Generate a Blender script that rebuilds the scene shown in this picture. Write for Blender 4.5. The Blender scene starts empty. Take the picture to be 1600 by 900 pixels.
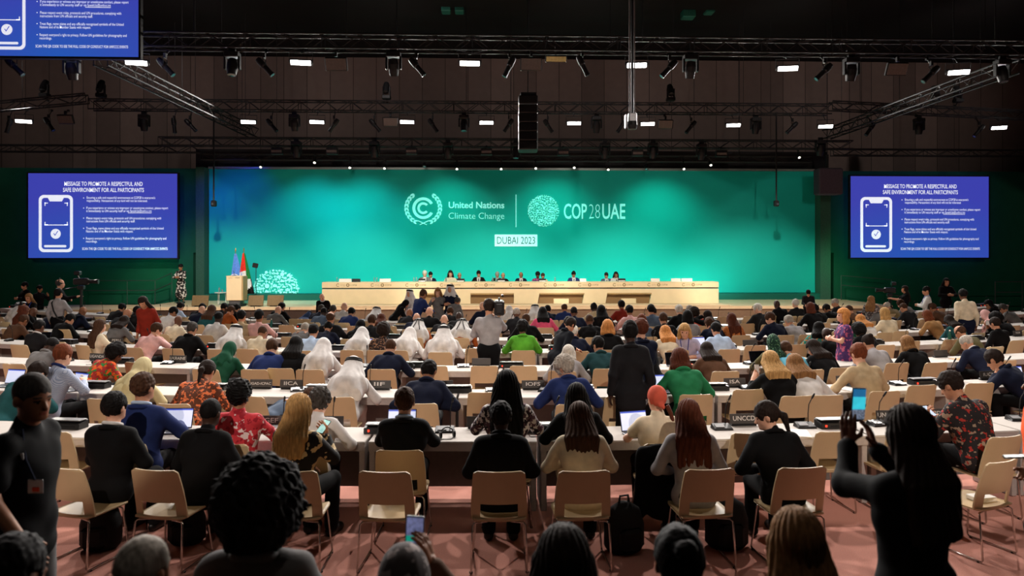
import bpy, bmesh, math, random
import numpy as np
from mathutils import Vector, Matrix

random.seed(3)
RNG = np.random.default_rng(3)
S = bpy.context.scene
COL = S.collection
rad = math.radians
F_PX, CAM_H, Y_HOR, PSI = 1067.0, 2.67, 400.0, rad(1.8)
SN, CS = math.sin(PSI), math.cos(PSI)

# ------------------------------------------------------------------ camera, world, exposure
cam_data = bpy.data.cameras.new('camera')
cam = bpy.data.objects.new('camera', cam_data)
COL.objects.link(cam)
cam.location = (0, 0, CAM_H)
cam.rotation_euler = (rad(90), 0, -PSI)
cam_data.sensor_width = 36.0
cam_data.lens = 36.0 * F_PX / 1600.0
cam_data.shift_y = -50.0 / 1600.0
cam_data.clip_start, cam_data.clip_end = 0.05, 200
cam_data.dof.use_dof = True
cam_data.dof.focus_distance = 13.0
cam_data.dof.aperture_fstop = 2.0
S.camera = cam
wd = bpy.data.worlds.new('world')
S.world = wd
wd.use_nodes = True
wd.node_tree.nodes['Background'].inputs[0].default_value = (0.010, 0.009, 0.010, 1)
wd.node_tree.nodes['Background'].inputs[1].default_value = 1.0
S.view_settings.view_transform = 'Standard'
S.view_settings.look = 'None'
S.view_settings.exposure = 0.0
S.view_settings.gamma = 1.0
S.view_settings.use_curve_mapping = False
S.cycles.max_bounces = 5
S.cycles.diffuse_bounces = 3
S.cycles.glossy_bounces = 3
S.cycles.transmission_bounces = 4
S.cycles.sample_clamp_indirect = 3.0
S.cycles.caustics_reflective = False
S.cycles.caustics_refractive = False

def aim(o, d):
    o.rotation_euler = Vector(d).to_track_quat('-Z', 'Y').to_euler()

def lamp(kind, loc, d, power, col=(1, 1, 1), size=(1, 1), spot=60, blend=.6, parent=None, spread=180, radius=.15):
    l = bpy.data.lights.new('lamp', kind)
    l.energy, l.color = power, col
    if kind == 'AREA':
        l.shape = 'RECTANGLE'
        l.size, l.size_y = size
        l.spread = rad(spread)
    if kind == 'SPOT':
        l.spot_size, l.spot_blend, l.shadow_soft_size = rad(spot), blend, radius
    o = bpy.data.objects.new('lamp', l)
    COL.objects.link(o)
    o.location = loc
    aim(o, d)
    if parent: o.parent = parent
    return o

# house and stage lamps that hang in the dark of the rig, out of the picture (fixtures in view carry their own)
WARM = (1.0, .88, .74)
HOUSE = [(-9, 9.0, 9.3), (-3, 8.6, 9.3), (3, 8.6, 9.3), (9, 9.0, 9.3)]
for x, y, z in HOUSE:
    lamp('SPOT', (x, y, z), (0, .55, -1), 120, WARM, spot=100, blend=.9, radius=.35)
for x in (-9, -3, 3, 9):      # warm front-of-house lamps, cut off just above the back row
    lamp('SPOT', (x, -4.5, 9.4), (x * .03, 1, -.40), 4100, (1, .85, .74), spot=37.8, blend=.08, radius=.06)
for x in (-9, -4.5, 0, 4.5, 9):
    lamp('SPOT', (x, 13.4, 9.4), (0, -.62, -1), 1350, (1, .9, .84), spot=88, blend=.6, radius=.1)
for x, y in ((-6, 2.0), (0.5, 1.5), (7, 2.0)):
    lamp('SPOT', (x, y, 9.3), (0, .45, -1), 120, (1, .88, .76), spot=80, blend=.8, radius=.12)
for x in (-10, -5, 0, 5, 10):
    lamp('SPOT', (x * .9, 21.4, 8.2), (x * .3, 8.0, -6.9), 4600, (1, .93, .80), spot=46, blend=.7)
# colour washes on the stage backdrop: uplights on the stage floor, battens over it, blue on the left
for x, p in ((-5.5, 16), (-1.5, 20), (2.5, 28), (6.5, 36), (10, 25)):
    lamp('AREA', (x, 31.3, 1.0), (0, 1.1, 1.25), p, (.02, 1, .92), size=(3.6, .25))
for x, p, c in ((-8.3, 340, (0, .80, 1)), (-6, 330, (0, .92, 1)), (-2, 270, (0, 1, .84)), (3, 290, (0, 1, .84)), (8, 300, (0, 1, .82))):
    lamp('SPOT', (x, 29.6, 7.0), (0, 3.0, -4.2), p * 1.8, c, spot=95, blend=1)
for x, z, p in ((-11.5, 7.2, 190), (-13, 6.4, 190)):
    lamp('SPOT', (x, 29.6, z), (-.4, 3.2, -2.6), p, (0, .07, 1), spot=85, blend=.95)
for x, d in ((-14.6, -3), (15.6, 3)):
    lamp('SPOT', (x, 30.0, 2.2), (d, 3.2, .3), 110, (.04, 1, .45), spot=105, blend=.95)
    lamp('SPOT', (x * .9, 31.0, 1.2), (d, 1.2, .6), 30, (.1, 1, .5), spot=100, blend=.95)

for x in (-21, -12.6, -4.2, 4.2, 12.6, 21):  # wash added to brighten the back wall, no fixture stands for it
    lamp('SPOT', (x, 23.0, 11.8), (x * .05, 14.6, -.9), 900, (1, .9, .85), spot=62, blend=1)

# ------------------------------------------------------------------ picture <-> place
def at_y(px, py, Y):
    dx, dy = SN * F_PX + CS * (px - 800), CS * F_PX - SN * (px - 800)
    t = Y / dy
    return Vector((dx * t, Y, CAM_H + (Y_HOR - py) * t))
def depth(X, Y): return X * SN + Y * CS
def px_of(X, Y): return 800 + F_PX * (X * CS - Y * SN) / depth(X, Y)
RC = (0.8, 52.0)
ROW_Y = [5.95, 7.1, 9.3, 11.45, 13.6, 15.6, 17.7, 19.7]
def on_arc(Rr, px):
    a, b = -.62, .62
    for _ in range(40):
        m = (a + b) / 2
        if px_of(RC[0] + Rr * math.sin(m), RC[1] - Rr * math.cos(m)) < px: a = m
        else: b = m
    return RC[0] + Rr * math.sin(a), RC[1] - Rr * math.cos(a), a
def seat(row, px, off=0.0): return on_arc(RC[1] - ROW_Y[row] + off, px)

# ------------------------------------------------------------------ materials
MATS = {}
def lin(c):
    return tuple((v / 255 / 12.92) if v <= 10 else ((v / 255 + .055) / 1.055) ** 2.4 for v in c)
def mat(name, rgb, rough=.6, metal=0, emit=0, var=.12, scale=18, alpha=None, bump=0, spec=.3, trans=0):
    """Principled surface whose colour is stirred by fine noise"""
    if name in MATS: return MATS[name]
    m = bpy.data.materials.new(name)
    m.use_nodes = True
    nt = m.node_tree
    b = nt.nodes['Principled BSDF']
    c = lin(rgb)
    b.inputs['Roughness'].default_value = rough
    b.inputs['Metallic'].default_value = metal
    b.inputs['Specular IOR Level'].default_value = spec
    if trans: b.inputs['Transmission Weight'].default_value = trans
    tc = nt.nodes.new('ShaderNodeTexCoord')
    nz = nt.nodes.new('ShaderNodeTexNoise')
    nz.inputs['Scale'].default_value = scale
    nz.inputs['Detail'].default_value = 3
    nt.links.new(tc.outputs['Object'], nz.inputs['Vector'])
    rp = nt.nodes.new('ShaderNodeValToRGB')
    rp.color_ramp.elements[0].position, rp.color_ramp.elements[1].position = .3, .7
    rp.color_ramp.elements[0].color = (*[v * (1 - var) for v in c], 1)
    rp.color_ramp.elements[1].color = (*[min(1, v * (1 + var)) for v in c], 1)
    nt.links.new(nz.outputs['Fac'], rp.inputs['Fac'])
    nt.links.new(rp.outputs['Color'], b.inputs['Base Color'])
    if emit:
        nt.links.new(rp.outputs['Color'], b.inputs['Emission Color'])
        b.inputs['Emission Strength'].default_value = emit
    if bump:
        bp = nt.nodes.new('ShaderNodeBump')
        bp.inputs['Strength'].default_value = bump
        bp.inputs['Distance'].default_value = .01
        nt.links.new(nz.outputs['Fac'], bp.inputs['Height'])
        nt.links.new(bp.outputs['Normal'], b.inputs['Normal'])
    MATS[name] = m
    return m

def print_mat(name, base, spots, scale=14, cut=.5, kind='noise'):
    """printed cloth: two or three colours in blots, cells or checks"""
    if name in MATS: return MATS[name]
    m = mat(name, base, .85)
    nt = m.node_tree
    b = nt.nodes['Principled BSDF']
    tc = [n for n in nt.nodes if n.type == 'TEX_COORD'][0]
    last = [n for n in nt.nodes if n.type == 'VALTORGB'][0].outputs['Color']
    for i, s in enumerate(spots):
        if kind == 'cells':
            t = nt.nodes.new('ShaderNodeTexVoronoi'); out = t.outputs['Distance']
            t.inputs['Scale'].default_value = scale * (1 + .35 * i)
        elif kind == 'check':
            t = nt.nodes.new('ShaderNodeTexChecker'); out = t.outputs['Fac']
            t.inputs['Scale'].default_value = scale
        else:
            t = nt.nodes.new('ShaderNodeTexNoise'); out = t.outputs['Fac']
            t.inputs['Scale'].default_value = scale * (1 + .4 * i)
        mp = nt.nodes.new('ShaderNodeMapping')
        mp.inputs['Location'].default_value = (3.7 * i, 1.3 * i, 0)
        nt.links.new(tc.outputs['Object'], mp.inputs['Vector'])
        nt.links.new(mp.outputs['Vector'], t.inputs['Vector'])
        ma = nt.nodes.new('ShaderNodeMath')
        ma.operation = 'LESS_THAN' if kind == 'cells' else 'GREATER_THAN'
        ma.inputs[1].default_value = cut
        nt.links.new(out, ma.inputs[0])
        mx = nt.nodes.new('ShaderNodeMix'); mx.data_type = 'RGBA'
        nt.links.new(ma.outputs[0], mx.inputs['Factor'])
        nt.links.new(last, mx.inputs[6])
        mx.inputs[7].default_value = (*lin(s), 1)
        last = mx.outputs[2]
    nt.links.new(last, b.inputs['Base Color'])
    return m

# ------------------------------------------------------------------ mesh building
class MB:
    def __init__(s): s.v, s.f = [], []
    def add(s, vs, fs):
        n = len(s.v)
        s.v += [tuple(p) for p in vs]
        s.f += [tuple(i + n for i in f) for f in fs]
        return s
    def box(s, c, d, M=None, taper=1.0):
        x, y, z = d[0] / 2, d[1] / 2, d[2] / 2
        t = taper
        vs = [(-x, -y, -z), (x, -y, -z), (x, y, -z), (-x, y, -z), (-x * t, -y * t, z), (x * t, -y * t, z), (x * t, y * t, z), (-x * t, y * t, z)]
        vs = [(M @ Vector(v) if M else Vector(v)) + Vector(c) for v in vs]
        return s.add(vs, [(0, 3, 2, 1), (4, 5, 6, 7), (0, 1, 5, 4), (1, 2, 6, 5), (2, 3, 7, 6), (3, 0, 4, 7)])
    def rbox(s, c, d, r=.01, M=None):
        """box with chamfered vertical and horizontal edges"""
        x, y, z = [v / 2 for v in d]
        r = min(r, x * .9, y * .9, z * .9)
        lv = []
        for zz, k in ((-z, r), (-z + r, 0), (z - r, 0), (z, r)):
            lv.append([(-x + k + r, -y + k, zz), (x - k - r, -y + k, zz), (x - k, -y + k + r, zz), (x - k, y - k - r, zz),
                       (x - k - r, y - k, zz), (-x + k + r, y - k, zz), (-x + k, y - k - r, zz), (-x + k, -y + k + r, zz)])
        vs = [(M @ Vector(p) if M else Vector(p)) + Vector(c) for l in lv for p in l]
        fs = [tuple(range(7, -1, -1)), tuple(range(24, 32))]
        for a in range(3):
            for i in range(8):
                j = (i + 1) % 8
                fs.append((a * 8 + i, a * 8 + j, a * 8 + 8 + j, a * 8 + 8 + i))
        return s.add(vs, fs)
    def cyl(s, a, b, r, n=8, r2=None):
        a, b = Vector(a), Vector(b)
        r2 = r if r2 is None else r2
        w = (b - a)
        if w.length < 1e-7: return s
        q = w.to_track_quat('Z', 'Y')
        vs = []
        for p, rr in ((a, r), (b, r2)):
            for i in range(n):
                t = 2 * math.pi * i / n
                vs.append(p + q @ Vector((rr * math.cos(t), rr * math.sin(t), 0)))
        fs = [(i, (i + 1) % n, n + (i + 1) % n, n + i) for i in range(n)] + [tuple(range(n - 1, -1, -1)), tuple(range(n, 2 * n))]
        return s.add(vs, fs)
    def tube(s, pts, r, n=8, closed=False):
        pts = [Vector(p) for p in pts]
        m = len(pts)
        vs = []
        up = None
        for i, p in enumerate(pts):
            a = pts[(i - 1) % m] if (closed or i) else p
            b = pts[(i + 1) % m] if (closed or i < m - 1) else p
            t = (b - a).normalized()
            if up is None: up = t.orthogonal().normalized()
            up = (up - t * up.dot(t))
            up = up.normalized() if up.length > 1e-6 else t.orthogonal().normalized()
            w = t.cross(up)
            rr = r[i] if isinstance(r, (list, tuple)) else r
            for k in range(n):
                g = 2 * math.pi * k / n
                vs.append(p + up * (rr * math.cos(g)) + w * (rr * math.sin(g)))
        fs = []
        for i in range(m if closed else m - 1):
            j = (i + 1) % m
            for k in range(n):
                l = (k + 1) % n
                fs.append((i * n + k, i * n + l, j * n + l, j * n + k))
        if not closed: fs += [tuple(range(n - 1, -1, -1)), tuple((m - 1) * n + k for k in range(n))]
        return s.add(vs, fs)
    def lathe(s, prof, c=(0, 0, 0), n=16, M=None):
        vs, fs = [], []
        for r, z in prof:
            for k in range(n):
                g = 2 * math.pi * k / n
                v = Vector((r * math.cos(g), r * math.sin(g), z))
                vs.append((M @ v if M else v) + Vector(c))
        for i in range(len(prof) - 1):
            for k in range(n):
                l = (k + 1) % n
                fs.append((i * n + k, i * n + l, i * n + n + l, i * n + n + k))
        fs += [tuple(range(n - 1, -1, -1)), tuple((len(prof) - 1) * n + k for k in range(n))]
        return s.add(vs, fs)
    def plate(s, pts, y0, y1):
        """polygon in x,z made solid between two y planes (front y0 faces the audience)"""
        n = len(pts)
        if sum(pts[i][0] * pts[(i + 1) % n][1] - pts[(i + 1) % n][0] * pts[i][1] for i in range(n)) < 0: pts = pts[::-1]
        vs = [(x, y0, z) for x, z in pts] + [(x, y1, z) for x, z in pts]
        fs = [tuple(range(n)), tuple(range(2 * n - 1, n - 1, -1))] + [((i + 1) % n, i, n + i, n + (i + 1) % n) for i in range(n)]
        return s.add(vs, fs)
    def mesh(s, name, m, smooth=False, bevel=0):
        me = bpy.data.meshes.new(name)
        me.from_pydata(s.v, [], s.f)
        for k in (m if isinstance(m, (list, tuple)) else [m]): me.materials.append(k)
        if bevel:
            bm = bmesh.new(); bm.from_mesh(me)
            es = [e for e in bm.edges if len(e.link_faces) == 2 and e.calc_face_angle(0) > .6]
            bmesh.ops.bevel(bm, geom=es, offset=bevel, segments=2, affect='EDGES', clamp_overlap=True)
            bm.to_mesh(me); bm.free()
        if smooth: me.polygons.foreach_set('use_smooth', [True] * len(me.polygons))
        me.update()
        return me

def link(name, me, parent=None, loc=(0, 0, 0), rz=0):
    o = bpy.data.objects.new(name, me)
    COL.objects.link(o)
    o.location = loc
    o.rotation_euler = (0, 0, rz)
    if parent: o.parent = parent
    return o
def put(name, mb, m, parent=None, smooth=False, bevel=0, loc=(0, 0, 0), rz=0):
    return link(name, mb.mesh(name, m, smooth, bevel), parent, loc, rz)
def tag(o, label=None, cat=None, group=None, kind=None):
    if label: o['label'] = label
    if cat: o['category'] = cat
    if group: o['group'] = group
    if kind: o['kind'] = kind
    return o
def thing(name, label, cat, loc=(0, 0, 0), rz=0, group=None):
    return tag(link(name, None, None, loc, rz), label, cat, group)
def struct(name, mb, m, **k): return tag(put(name, mb, m, **k), kind='structure')
KIDS = {}
def copy_thing(o, loc, rz, label=None, group=None):
    r = o.copy(); COL.objects.link(r)
    r.location = loc; r.rotation_euler = (0, 0, rz)
    if label: r['label'] = label
    if group: r['group'] = group
    for ch in list(o.children):
        c = ch.copy(); COL.objects.link(c); c.parent = r
        for g in list(ch.children):
            d = g.copy(); COL.objects.link(d); d.parent = c
    return r
ONES = 'first second third fourth fifth sixth seventh eighth ninth tenth eleventh twelfth thirteenth fourteenth fifteenth sixteenth seventeenth eighteenth nineteenth'.split()
TENS = {20: 'twent', 30: 'thirt', 40: 'fort'}
def nth(n):
    if n < 20: return ONES[n - 1]
    t, u = n // 10 * 10, n % 10
    return TENS[t] + ('ieth' if u == 0 else 'y-' + ONES[u - 1])
ROWN = ['back row of chairs', 'nearest desk row', 'second desk row', 'third desk row', 'fourth desk row', 'fifth desk row', 'sixth desk row', 'seventh desk row']

def text_mesh(body, bold=0):
    """lettering as a flat mesh in x,z, facing -y; returns verts (x,z) and faces"""
    cu = bpy.data.curves.new('t', 'FONT')
    cu.body = body
    cu.offset = bold
    cu.resolution_u = 3
    ob = bpy.data.objects.new('t', cu)
    COL.objects.link(ob)
    dg = bpy.context.evaluated_depsgraph_get()
    me = bpy.data.meshes.new_from_object(ob.evaluated_get(dg))
    vs = [(v.co.x, v.co.y) for v in me.vertices]
    fs = [tuple(p.vertices) for p in me.polygons]
    bpy.data.objects.remove(ob); bpy.data.curves.remove(cu); bpy.data.meshes.remove(me)
    return vs, fs
def text_into(mb, body, x0, x1, zb, cap, y, bold=0, T=None):
    """set a line of lettering between x0 and x1 with its baseline at zb and capitals cap high"""
    vs, fs = text_mesh(body, bold)
    if not vs: return
    a, b = min(v[0] for v in vs), max(v[0] for v in vs)
    k = (x1 - x0) / (b - a)
    q = cap / .69
    mb.add([(x0 + (v[0] - a) * k, y, zb + v[1] * q) for v in vs], fs)
# ------------------------------------------------------------------ people: one continuous skin surface, clothes and hair as shells
def rx(a): return np.array([[1, 0, 0], [0, math.cos(a), -math.sin(a)], [0, math.sin(a), math.cos(a)]])
def ry(a): return np.array([[math.cos(a), 0, math.sin(a)], [0, 1, 0], [-math.sin(a), 0, math.cos(a)]])
def rz3(a): return np.array([[math.cos(a), -math.sin(a), 0], [math.sin(a), math.cos(a), 0], [0, 0, 1]])
EYE = np.eye(3)
V = lambda *a: np.array(a, float)

class Field:
    """signed distance on a grid; smooth unions of round cones and ellipsoids, meshed with surface nets"""
    def __init__(s, lo, hi, h):
        s.h, s.lo = h, np.array(lo, float)
        s.n = [int((hi[i] - lo[i]) / h) + 3 for i in range(3)]
        s.ax = [(s.lo[i] + h * np.arange(s.n[i])).astype(np.float32) for i in range(3)]
        s.F = np.full(s.n, 1.0, np.float32)
    def sub(s, lo, hi):
        sl = []
        for i in range(3):
            a = max(0, int((lo[i] - s.lo[i]) / s.h)); b = min(s.n[i], int((hi[i] - s.lo[i]) / s.h) + 2)
            if b <= a: return None, None
            sl.append(slice(a, b))
        sl = tuple(sl)
        P = [s.ax[0][sl[0]][:, None, None], s.ax[1][sl[1]][None, :, None], s.ax[2][sl[2]][None, None, :]]
        return sl, P
    def dist(s, p, P):
        k = p[0]
        if k == 'cap':
            a, b, ra, rb = p[1:5]
            d = b - a; L = float(d @ d) + 1e-9
            q = [P[i] - a[i] for i in range(3)]
            t = np.clip((q[0] * d[0] + q[1] * d[1] + q[2] * d[2]) / L, 0, 1)
            return np.sqrt((q[0] - t * d[0]) ** 2 + (q[1] - t * d[1]) ** 2 + (q[2] - t * d[2]) ** 2) - (ra + (rb - ra) * t)
        if k == 'flat':          # round cone squashed along the local y of frame M about c
            c, M, a, b, ra, rb, sq = p[1:8]
            q = [P[i] - c[i] for i in range(3)]
            l = [q[0] * M[0, j] + q[1] * M[1, j] + q[2] * M[2, j] for j in range(3)]
            l[1] = l[1] / sq
            d = b - a; L = float(d @ d) + 1e-9
            e = [l[i] - a[i] for i in range(3)]
            t = np.clip((e[0] * d[0] + e[1] * d[1] + e[2] * d[2]) / L, 0, 1)
            return (np.sqrt((e[0] - t * d[0]) ** 2 + (e[1] - t * d[1]) ** 2 + (e[2] - t * d[2]) ** 2) - (ra + (rb - ra) * t)) * (.5 + .5 * sq)
        c, M, r = p[1:4]
        q = [P[i] - c[i] for i in range(3)]
        l = [(q[0] * M[0, j] + q[1] * M[1, j] + q[2] * M[2, j]) for j in range(3)]
        k0 = np.sqrt((l[0] / r[0]) ** 2 + (l[1] / r[1]) ** 2 + (l[2] / r[2]) ** 2)
        k1 = np.sqrt((l[0] / r[0] ** 2) ** 2 + (l[1] / r[1] ** 2) ** 2 + (l[2] / r[2] ** 2) ** 2)
        return k0 * (k0 - 1) / (k1 + 1e-6)
    def box_of(s, p):
        k = p[0]
        if k == 'cap':
            a, b, r = p[1], p[2], max(p[3], p[4])
            return np.minimum(a, b) - r, np.maximum(a, b) + r
        if k == 'flat':
            c, M, a, b, r = p[1], p[2], p[3], p[4], max(p[5], p[6])
            A, B = c + M @ (a * V(1, p[7], 1)), c + M @ (b * V(1, p[7], 1))
            return np.minimum(A, B) - r, np.maximum(A, B) + r
        r = max(p[3])
        return p[1] - r, p[1] + r
    def add(s, p, grow=0.0, k=.03):
        lo, hi = s.box_of(p)
        m = max(grow, 0) + k + 2.5 * s.h
        sl, P = s.sub(lo - m, hi + m)
        if sl is None: return
        d = s.dist(p, P).astype(np.float32) - grow
        a = s.F[sl]
        h = np.clip(.5 + .5 * (a - d) / k, 0, 1)
        s.F[sl] = a + (d - a) * h - k * h * (1 - h)
    def cut(s, p, grow=0.0):
        lo, hi = s.box_of(p)
        sl, P = s.sub(lo - .06, hi + .06)
        if sl is None: return
        s.F[sl] = np.maximum(s.F[sl], -(s.dist(p, P).astype(np.float32) - grow))
    def nets(s):
        F = s.F
        F[0], F[-1], F[:, 0], F[:, -1], F[:, :, 0], F[:, :, -1] = [np.maximum(x, 1e-4) for x in (F[0], F[-1], F[:, 0], F[:, -1], F[:, :, 0], F[:, :, -1])]
        I = F < 0
        c = [I[i:I.shape[0] - 1 + i, j:I.shape[1] - 1 + j, k:I.shape[2] - 1 + k] for i in (0, 1) for j in (0, 1) for k in (0, 1)]
        al, an = c[0].copy(), c[0].copy()
        for q in c[1:]: al &= q; an |= q
        act = an & ~al
        idx = np.argwhere(act)
        if not len(idx): return np.zeros((0, 3)), np.zeros((0, 4), int)
        off = [(i, j, k) for i in (0, 1) for j in (0, 1) for k in (0, 1)]
        val = np.stack([F[idx[:, 0] + o[0], idx[:, 1] + o[1], idx[:, 2] + o[2]] for o in off], 1)
        acc = np.zeros((len(idx), 3)); cnt = np.zeros(len(idx))
        for a in range(8):
            for b in range(a + 1, 8):
                df = [off[b][i] - off[a][i] for i in range(3)]
                if sum(abs(x) for x in df) != 1: continue
                va, vb = val[:, a], val[:, b]
                m = (va < 0) != (vb < 0)
                t = np.where(m, va / np.where(m, va - vb, 1), 0)
                for i in range(3): acc[:, i] += np.where(m, off[a][i] + t * df[i], 0)
                cnt += m
        vs = (idx + acc / cnt[:, None]) * s.h + s.lo
        num = np.full(act.shape, -1, np.int64)
        num[act] = np.arange(len(idx))
        quads = []
        for ax in range(3):
            u, w = [(1, 2), (2, 0), (0, 1)][ax]
            A = np.swapaxes(I, 0, ax) if ax else I
            sl0 = [slice(None)] * 3; sl1 = [slice(None)] * 3
            sl0[ax] = slice(0, -1); sl1[ax] = slice(1, None)
            x = I[tuple(sl0)] != I[tuple(sl1)]
            e = np.argwhere(x)
            e = e[(e[:, u] > 0) & (e[:, w] > 0) & (e[:, u] < I.shape[u] - 1) & (e[:, w] < I.shape[w] - 1)]
            if not len(e): continue
            ins = I[e[:, 0], e[:, 1], e[:, 2]]
            q = []
            for du, dw in ((-1, -1), (0, -1), (0, 0), (-1, 0)):
                g = e.copy(); g[:, u] += du; g[:, w] += dw
                q.append(num[g[:, 0], g[:, 1], g[:, 2]])
            q = np.stack(q, 1)
            q[~ins] = q[~ins][:, ::-1]
            quads.append(q)
        return vs, np.concatenate(quads)

def np_mesh(name, vs, qs, mats, midx=None):
    me = bpy.data.meshes.new(name)
    me.vertices.add(len(vs)); me.vertices.foreach_set('co', np.ascontiguousarray(vs, np.float32).ravel())
    me.loops.add(len(qs) * 4); me.loops.foreach_set('vertex_index', np.ascontiguousarray(qs, np.int32).ravel())
    me.polygons.add(len(qs))
    me.polygons.foreach_set('loop_start', np.arange(0, len(qs) * 4, 4, dtype=np.int32))
    me.polygons.foreach_set('loop_total', np.full(len(qs), 4, np.int32))
    me.polygons.foreach_set('use_smooth', np.ones(len(qs), bool))
    for m in mats: me.materials.append(m)
    if midx is not None: me.polygons.foreach_set('material_index', midx.astype(np.int32))
    me.update(calc_edges=True)
    return me

def wrinkle(P, amp, seed, kx=21, kz=17):
    a = seed * 1.7
    return amp * (np.sin(P[0] * kx + 3 * np.sin(P[2] * 7 + a) + a) * np.sin(P[2] * kz + 2.5 * np.sin(P[0] * 9 + a)) + .6 * np.sin(P[1] * 23 + P[2] * 11 + a))

SKIN = {'l': (214, 164, 138), 'm': (188, 134, 104), 't': (150, 100, 72), 'b': (98, 62, 44), 'd': (58, 38, 30)}
HAIRC = {'black': (16, 14, 14), 'dark': (34, 25, 21), 'brown': (66, 44, 31), 'red': (104, 54, 32), 'auburn': (82, 42, 28), 'light': (128, 92, 58), 'blond': (176, 138, 88), 'straw': (190, 128, 72), 'grey': (158, 150, 140), 'white': (198, 192, 182), 'pepper': (62, 58, 55)}
CLOTH = {'black': (9, 9, 11), 'navy': (18, 24, 44), 'blue': (31, 45, 92), 'midnight': (10, 13, 20), 'denim': (58, 78, 118), 'charcoal': (27, 27, 30), 'grey': (104, 102, 102), 'lgrey': (150, 147, 149), 'white': (208, 205, 203), 'cream': (214, 200, 174), 'beige': (188, 166, 132), 'tan': (160, 120, 78), 'brown': (84, 58, 42), 'rust': (164, 84, 38), 'green': (38, 120, 78), 'lime': (84, 158, 46), 'dgreen': (18, 66, 46), 'teal': (30, 78, 82), 'tealg': (30, 62, 66), 'olive': (86, 80, 52), 'pink': (226, 176, 172), 'rose': (214, 84, 118), 'red': (176, 36, 32), 'darkred': (130, 40, 28), 'coral': (206, 92, 72), 'purple': (66, 44, 128), 'lblue': (176, 196, 222), 'sky': (106, 184, 212), 'lilac': (190, 186, 214), 'sage': (196, 184, 142), 'orange': (236, 84, 28), 'khaki': (120, 104, 74), 'slate': (78, 92, 112)}
PRINTS = {
    'blossom': ((20, 18, 18), [(196, 172, 130)], 11, .57, 'noise'), 'redwhite': ((196, 52, 62), [(222, 200, 200), (150, 26, 40)], 13, .54, 'noise'),
    'monofloral': ((226, 222, 220), [(34, 24, 30), (90, 60, 70)], 17, .52, 'noise'), 'gingham': ((196, 204, 220), [(92, 110, 148)], 110, .5, 'check'),
    'tropic': ((150, 40, 34), [(34, 120, 52), (220, 90, 30)], 12, .55, 'noise'), 'orangeprint': ((92, 52, 36), [(224, 118, 70)], 26, .55, 'noise'),
    'leopard': ((196, 116, 58), [(70, 40, 24)], 42, .34, 'cells'), 'tealprint': ((34, 122, 112), [(196, 120, 64)], 22, .56, 'noise'),
    'darkprint': ((34, 30, 32), [(150, 128, 110), (164, 48, 40)], 17, .6, 'noise'), 'greenhead': ((20, 52, 40), [(96, 140, 104)], 40, .6, 'noise'),
    'blackwhite': ((26, 24, 24), [(206, 200, 194)], 12, .55, 'noise'), 'brownprint': ((40, 30, 30), [(150, 110, 84)], 34, .55, 'noise'),
    'purpleprint': ((74, 44, 96), [(186, 90, 120)], 15, .57, 'noise'), 'shawl': ((70, 62, 62), [(150, 138, 136)], 20, .55, 'noise'),
}
def cloth(c):
    if c in PRINTS:
        b, sp, sc, cut, kd = PRINTS[c]
        return print_mat('cloth ' + c, b, sp, sc, cut, kd)
    return mat('cloth ' + c, CLOTH[c], .88, var=.16, scale=9, spec=.15)
def skin_mats(k, hc):
    return [mat('skin ' + k, SKIN[k], .55, var=.07, scale=26), mat('eye', (26, 20, 18), .2, var=0), mat('lips ' + k, tuple(int(v * f) for v, f in zip(SKIN[k], (.86, .62, .62))), .5, var=.04), hairmat(hc)]
def hairmat(c):
    n = 'hair ' + c
    if n in MATS: return MATS[n]
    m = mat(n, HAIRC[c], .72, var=.35, scale=1, spec=.12)
    nt = m.node_tree
    tc = [x for x in nt.nodes if x.type == 'TEX_COORD'][0]
    nz = [x for x in nt.nodes if x.type == 'TEX_NOISE'][0]
    mp = nt.nodes.new('ShaderNodeMapping')
    mp.inputs['Scale'].default_value = (70, 70, 7)
    nt.links.new(tc.outputs['Object'], mp.inputs['Vector'])
    nt.links.new(mp.outputs['Vector'], nz.inputs['Vector'])
    return m

def ik(S0, W, l1, l2, hint):
    d = W - S0; L = np.linalg.norm(d)
    if L > (l1 + l2) * .995: W = S0 + d / L * (l1 + l2) * .995; d = W - S0; L = np.linalg.norm(d)
    u = d / L
    a = (l1 * l1 - l2 * l2 + L * L) / (2 * L)
    hh = math.sqrt(max(l1 * l1 - a * a, 1e-6))
    w = hint - u * (hint @ u); w = w / (np.linalg.norm(w) + 1e-9)
    return S0 + u * a + w * hh, W
HS = 1.09
def fuzz(P, amp, f, seed):
    r = np.random.default_rng(seed)
    out = 0
    for i in range(7):
        d = r.normal(size=3); d /= np.linalg.norm(d); g = f * r.uniform(.6, 1.5)
        out = out + np.sin((P[0] * d[0] + P[1] * d[1] + P[2] * d[2]) * g + r.uniform(0, 6))
    return amp * out / 2.2
def unit(v): return v / (np.linalg.norm(v) + 1e-9)

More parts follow.
